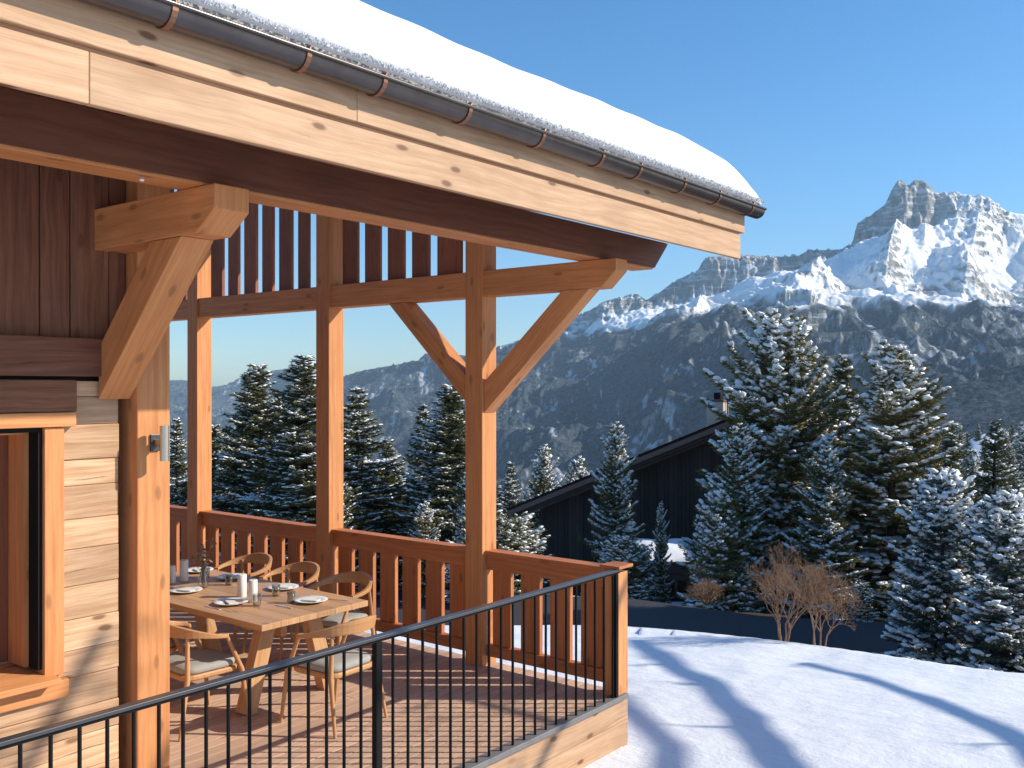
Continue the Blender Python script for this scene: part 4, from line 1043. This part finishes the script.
D_ = 14.4; shrub('bare_shrub', (784-512)/963*D_, D_, 1.20, .50, M['twig'], 'larger bare orange brown shrub rising from the snow edge before the driveway', 5, 7, 6, .019, 'bare shrubs by the driveway')
D_ = 14.2; shrub('bare_shrub', (818-512)/963*D_, D_, 1.08, .42, M['twig'], 'smaller bare brown shrub just right of the larger one', 9, 4, 6, .016, 'bare shrubs by the driveway')
D_ = 34.5; shrub('round_shrub', (707-512)/963*D_, D_, .95, 1.5, M['twig'], 'small ball shaped orange shrub beside the carport post', 15, 22, 4, .03, 'bare shrubs by the driveway', .25)

# big bare tree standing outside the view on the right: its boughs stripe the lawn and the wall
bt = MB(); g = random.Random(77); z0 = gz(9.6, 1.0)
def limb(P, r0, r1, n=14, twigs=0, tl=1.0):
    pts = []; P = [Vector(p) for p in P]
    for i in range(n+1):
        t = i/n*(len(P)-1); k = min(int(t), len(P)-2); f = t-k
        a = P[max(k-1, 0)]; b_ = P[k]; c = P[k+1]; d = P[min(k+2, len(P)-1)]
        pts.append(.5*((2*b_)+(c-a)*f+(2*a-5*b_+4*c-d)*f*f+(3*b_-a-3*c+d)*f**3)+Vector((g.gauss(0, .006), g.gauss(0, .006), g.gauss(0, .006))))
    bt.tube(pts, [r0+(r1-r0)*i/n for i in range(n+1)], 8)
    for _ in range(twigs):
        q = pts[g.randrange(2, n+1)]; d = Vector((g.gauss(0, 1), g.gauss(0, 1), g.gauss(.3, .6))).normalized(); L = tl*g.uniform(.4, 1)
        e = q+d*L; bt.tube([q, (q+e)/2+Vector((0, 0, .06*L)), e], [r1*.5, r1*.35, .006], 5)
        for _ in range(3):
            d2 = (d+Vector((g.gauss(0, .6), g.gauss(0, .6), g.gauss(0, .5)))).normalized(); f_ = q.lerp(e, g.uniform(.4, 1)); bt.tube([f_, f_+d2*L*.5], [.012, .004], 4)
COT = 1/math.tan(SUN_EL)
def over(Rs_, Ds_, h): h = h*1.5; return W(Rs_+COT*h, Ds_, gz(Rs_, Ds_)+h)
fork = W(12.5, 1.6, 3.8)
bt.tube([W(13.0, .6, z0-.4), W(12.9, .9, 1.0), fork], [.34, .27, .22], 12)
limb([fork, over(2.25, 6.6, 3.4), over(2.15, 9.5, 4.0), over(1.9, 14.5, 5.0)], .12, .10, 18, 5, .8)
limb([fork, over(1.15, 5.6, 3.6), over(1.22, 7.4, 4.0), over(1.08, 10.0, 4.6)], .11, .07, 14, 5, .8)
limb([fork, over(4.1, 6.4, 2.9), over(4.25, 9.2, 3.3), over(3.75, 12.3, 4.0)], .13, .06, 16, 6, .8)
limb([fork, W(11, 3.0, 5.6), W(9.0, 4.7, 6.6), W(7.4, 5.6, 6.9)], .12, .05, 12, 10, .8)
limb([fork, W(11.2, 3.6, 5.0), W(9.6, 5.2, 6.3), W(8.1, 6.2, 6.9)], .09, .035, 12, 10, .8)
limb([fork, W(11.6, 4.0, 4.8), W(9.6, 6.8, 5.3), W(8.0, 8.4, 5.6)], .09, .03, 12, 10, 1.0)
r_ = bt.build('bare_tree', M['bark'], None); tag(r_, 'large leafless tree with long low boughs outside the picture on the right', 'tree')

#=====FAR CHALET=====
# ------------------------------------------------------------------ dark neighbouring chalet
def cam_box(mb, x0, x1, d0, d1, z0, z1, grain=None, tint=None):
    P = [W(x0, d0, z0), W(x1, d0, z0), W(x1, d1, z0), W(x0, d1, z0), W(x0, d0, z1), W(x1, d0, z1), W(x1, d1, z1), W(x0, d1, z1)]
    mb.add(P, [(0, 1, 2, 3)[::-1][::1], (4, 5, 6, 7), (0, 1, 5, 4), (1, 2, 6, 5), (2, 3, 7, 6), (3, 0, 4, 7)], grain or RU, tint)
def cam_prism(mb, poly, d0, d1, grain=None, tint=None):
    n = len(poly); P = [W(x, d0, z) for x, z in poly]+[W(x, d1, z) for x, z in poly]
    mb.add(P, [list(range(n)), list(range(n, 2*n))[::-1]]+[(i, n+i, n+(i+1) % n, (i+1) % n) for i in range(n)], grain or RU, tint)
HD = 0.0
# facade turned 31 degrees, its right end nearer; s runs along it
_W0 = W
def W2(s_, d, z): return _W0(.02+s_*.857+d*.515, 57.6-s_*.515+d*.857, z+.12)
def hx(px):
    k_ = (px-512)/963; return (k_*57+.36)/(.857+k_*.515)
def hzs(py, px): return CAMZ-(py-386)/963*(57-hx(px)*.515)
hc = empty('dark_chalet', W2(9, 0, -9)); tag(hc, 'dark brown timber chalet with sloping roof, behind the garden trees', 'chalet')
def hp(mb, n, mat, bev=0, par=None):
    p = par or hc; o = mb.build(n, mat, None, bev); o.data.transform(Matrix.Translation(-Vector(hc.location))); o.parent = p; return o
ex, ez = hx(506), hzs(512, 506); ax_, az_ = hx(729), hzs(421, 729); bx, bz = hx(729)+(hx(729)-ex)*.8, az_-(az_-ez)*.8; zb = -12.0
_W = W; W = W2
mb = MB(); x = ex+1.6; xe = 2*ax_-ex-4
while x < xe:
    w_ = min(.24, xe-x)
    def top(xx): return (ez+(az_-ez)*(xx-ex)/(ax_-ex) if xx < ax_ else az_-(az_-ez)*(xx-ax_)/(ax_-ex))-.62
    dd = rnd.uniform(0, .03); cam_prism(mb, [(x+.006, zb), (x+w_-.006, zb), (x+w_-.006, top(x+w_)), (x+.006, top(x))], HD+.5-dd, HD+.6, grain=(0, 0, 1)); x += .24
hp(mb, 'wall', M['darkwood'])
mb = MB(); cam_prism(mb, [(ex+1.7, zb), (xe-.1, zb), (xe-.1, top(xe)-.1), (ax_, top(ax_)-.1), (ex+1.7, top(ex+1.7)-.1)], HD+.601, HD+10, grain=(0, 0, 1)); hp(mb, 'house_body', M['darkwood'])
mb = MB()
def slope_plate(mb, t0, t1, d0, d1, over=0):
    for (xa, za, xb, zb2) in ((ex, ez, ax_, az_), (ax_, az_, bx, bz)):
        cam_prism(mb, [(xa, za-t1), (xb, zb2-t1), (xb, zb2-t0), (xa, za-t0)], d0, d1)
mb = MB(); slope_plate(mb, .0, .24, HD-.62, HD+10.4); rf = hp(mb, 'roof', M['darkwood'])
mb = MB(); slope_plate(mb, -.07, -.004, HD-.70, HD+10.4); hp(mb, 'roof_covering', M['black'])
mb = MB(); slope_plate(mb, .10, .38, HD-.68, HD-.625); hp(mb, 'rake_board', M['rake'])
mb = MB(); slope_plate(mb, .48, .70, HD-.10, HD-.02); hp(mb, 'rake_board', M['rake'])
mb = MB(); slope_plate(mb, .245, .60, HD-.55, HD+.45); hp(mb, 'eave_lining', M['darkwood'])
ch_ = MB(); cx0, cx1 = hx(700.5), hx(717.5); cam_box(ch_, cx0, cx1, HD+.15, HD+1.0, hzs(440, 715), hzs(404.5, 715), grain=(0, 0, 1)); co = hp(ch_, 'chimney', M['stone'], .01, par=rf)
mb = MB(); cam_box(mb, cx0-.10, cx1+.06, HD+.05, HD+1.1, hzs(404.4, 715), hzs(402, 715)); hp(mb, 'chimney_slab', M['rake'], .01, par=rf)
mb = MB(); cam_box(mb, cx0+.35, cx1-.2, HD+.3, HD+.8, hzs(401.9, 715), hzs(395, 715)); hp(mb, 'chimney_hood', M['black'], .03, par=rf)
mb = MB(); mb.tube([W(hx(719), HD+.6, hzs(425, 726)), W(hx(719), HD+.6, hzs(398, 726))], .035, 8); hp(mb, 'flue_rod', M['black'], par=rf)
W = _W
# carport
CD = 45.0; kx = lambda px: (px-512)/963*CD; kz = lambda py: CAMZ-(py-386)/963*CD
cp = empty('carport', W(kx(675), CD, kz(605))); tag(cp, 'low dark carport with flat roof and slim posts before the dark chalet', 'carport')
def cpp(mb, n, mat, bev=0):
    o = mb.build(n, mat, None, bev); o.data.transform(Matrix.Translation(-Vector(cp.location))); o.parent = cp; return o
mb = MB(); cam_box(mb, kx(640), kx(706), CD, CD+.08, kz(573.6), kz(562)); cam_box(mb, kx(642), kx(705), CD+.05, CD+.13, kz(581), kz(574)); cpp(mb, 'fascia', M['rake'], .01)
mb = MB(); cam_box(mb, kx(640)+.02, kx(706)-.02, CD+.131, CD+4.0, kz(580), kz(563)); cpp(mb, 'roof', M['darkwood'])
for px in (646, 689.5):
    mb = MB(); cam_box(mb, kx(px)-.05, kx(px)+.05, CD+.15, CD+.25, kz(614), kz(581), grain=(0, 0, 1)); cpp(mb, 'post', M['rake'])
    mb = MB(); cam_box(mb, kx(px)-.05, kx(px)+.05, CD+3.6, CD+3.7, kz(614), kz(581), grain=(0, 0, 1)); cpp(mb, 'post', M['rake'])
mb = MB(); cam_box(mb, kx(640), kx(705), CD+3.8, CD+3.9, kz(620), kz(581)); cpp(mb, 'back_wall', M['darkwood'])
mb = MB(); nx_, nd_ = 16, 12; vs = []; fs = []
for i in range(nx_+1):
    for j in range(nd_+1):
        a = i/nx_; c = j/nd_; e = (min(a, 1-a)*5, min(c, 1-c)*5); q = min(1, e[0])**.5*min(1, e[1])**.5
        vs.append(W(kx(641)+(kx(705.5)-kx(641))*a, CD+.03+3.9*c, kz(561.9)+.03+.12*q+.42*c+.03*math.sin(a*9+c*7)))
for i in range(nx_):
    for j in range(nd_): k = i*(nd_+1)+j; fs.append((k, k+nd_+1, k+nd_+2, k+1))
nb_ = len(vs)
vs += [W(kx(641), CD+.03, kz(561.9)), W(kx(705.5), CD+.03, kz(561.9)), W(kx(705.5), CD+3.93, kz(561.9)), W(kx(641), CD+3.93, kz(561.9))]
fr_ = [i*(nd_+1) for i in range(nx_+1)]; fs.append([nb_, nb_+1]+fr_[::-1]); bk = [i*(nd_+1)+nd_ for i in range(nx_+1)]; fs.append([nb_+3]+bk+[nb_+2])
lf_ = list(range(nd_+1)); fs.append([nb_+3, nb_]+lf_); rt = [nx_*(nd_+1)+j for j in range(nd_+1)]; fs.append([nb_+1, nb_+2]+rt[::-1]); fs.append([nb_, nb_+3, nb_+2, nb_+1])
mb.add(vs, fs, (1, 0, 0), smooth=True); o = mb.build('carport_snow', M['snow']); tag(o, 'smooth layer of snow on the flat carport roof', 'snow layer')
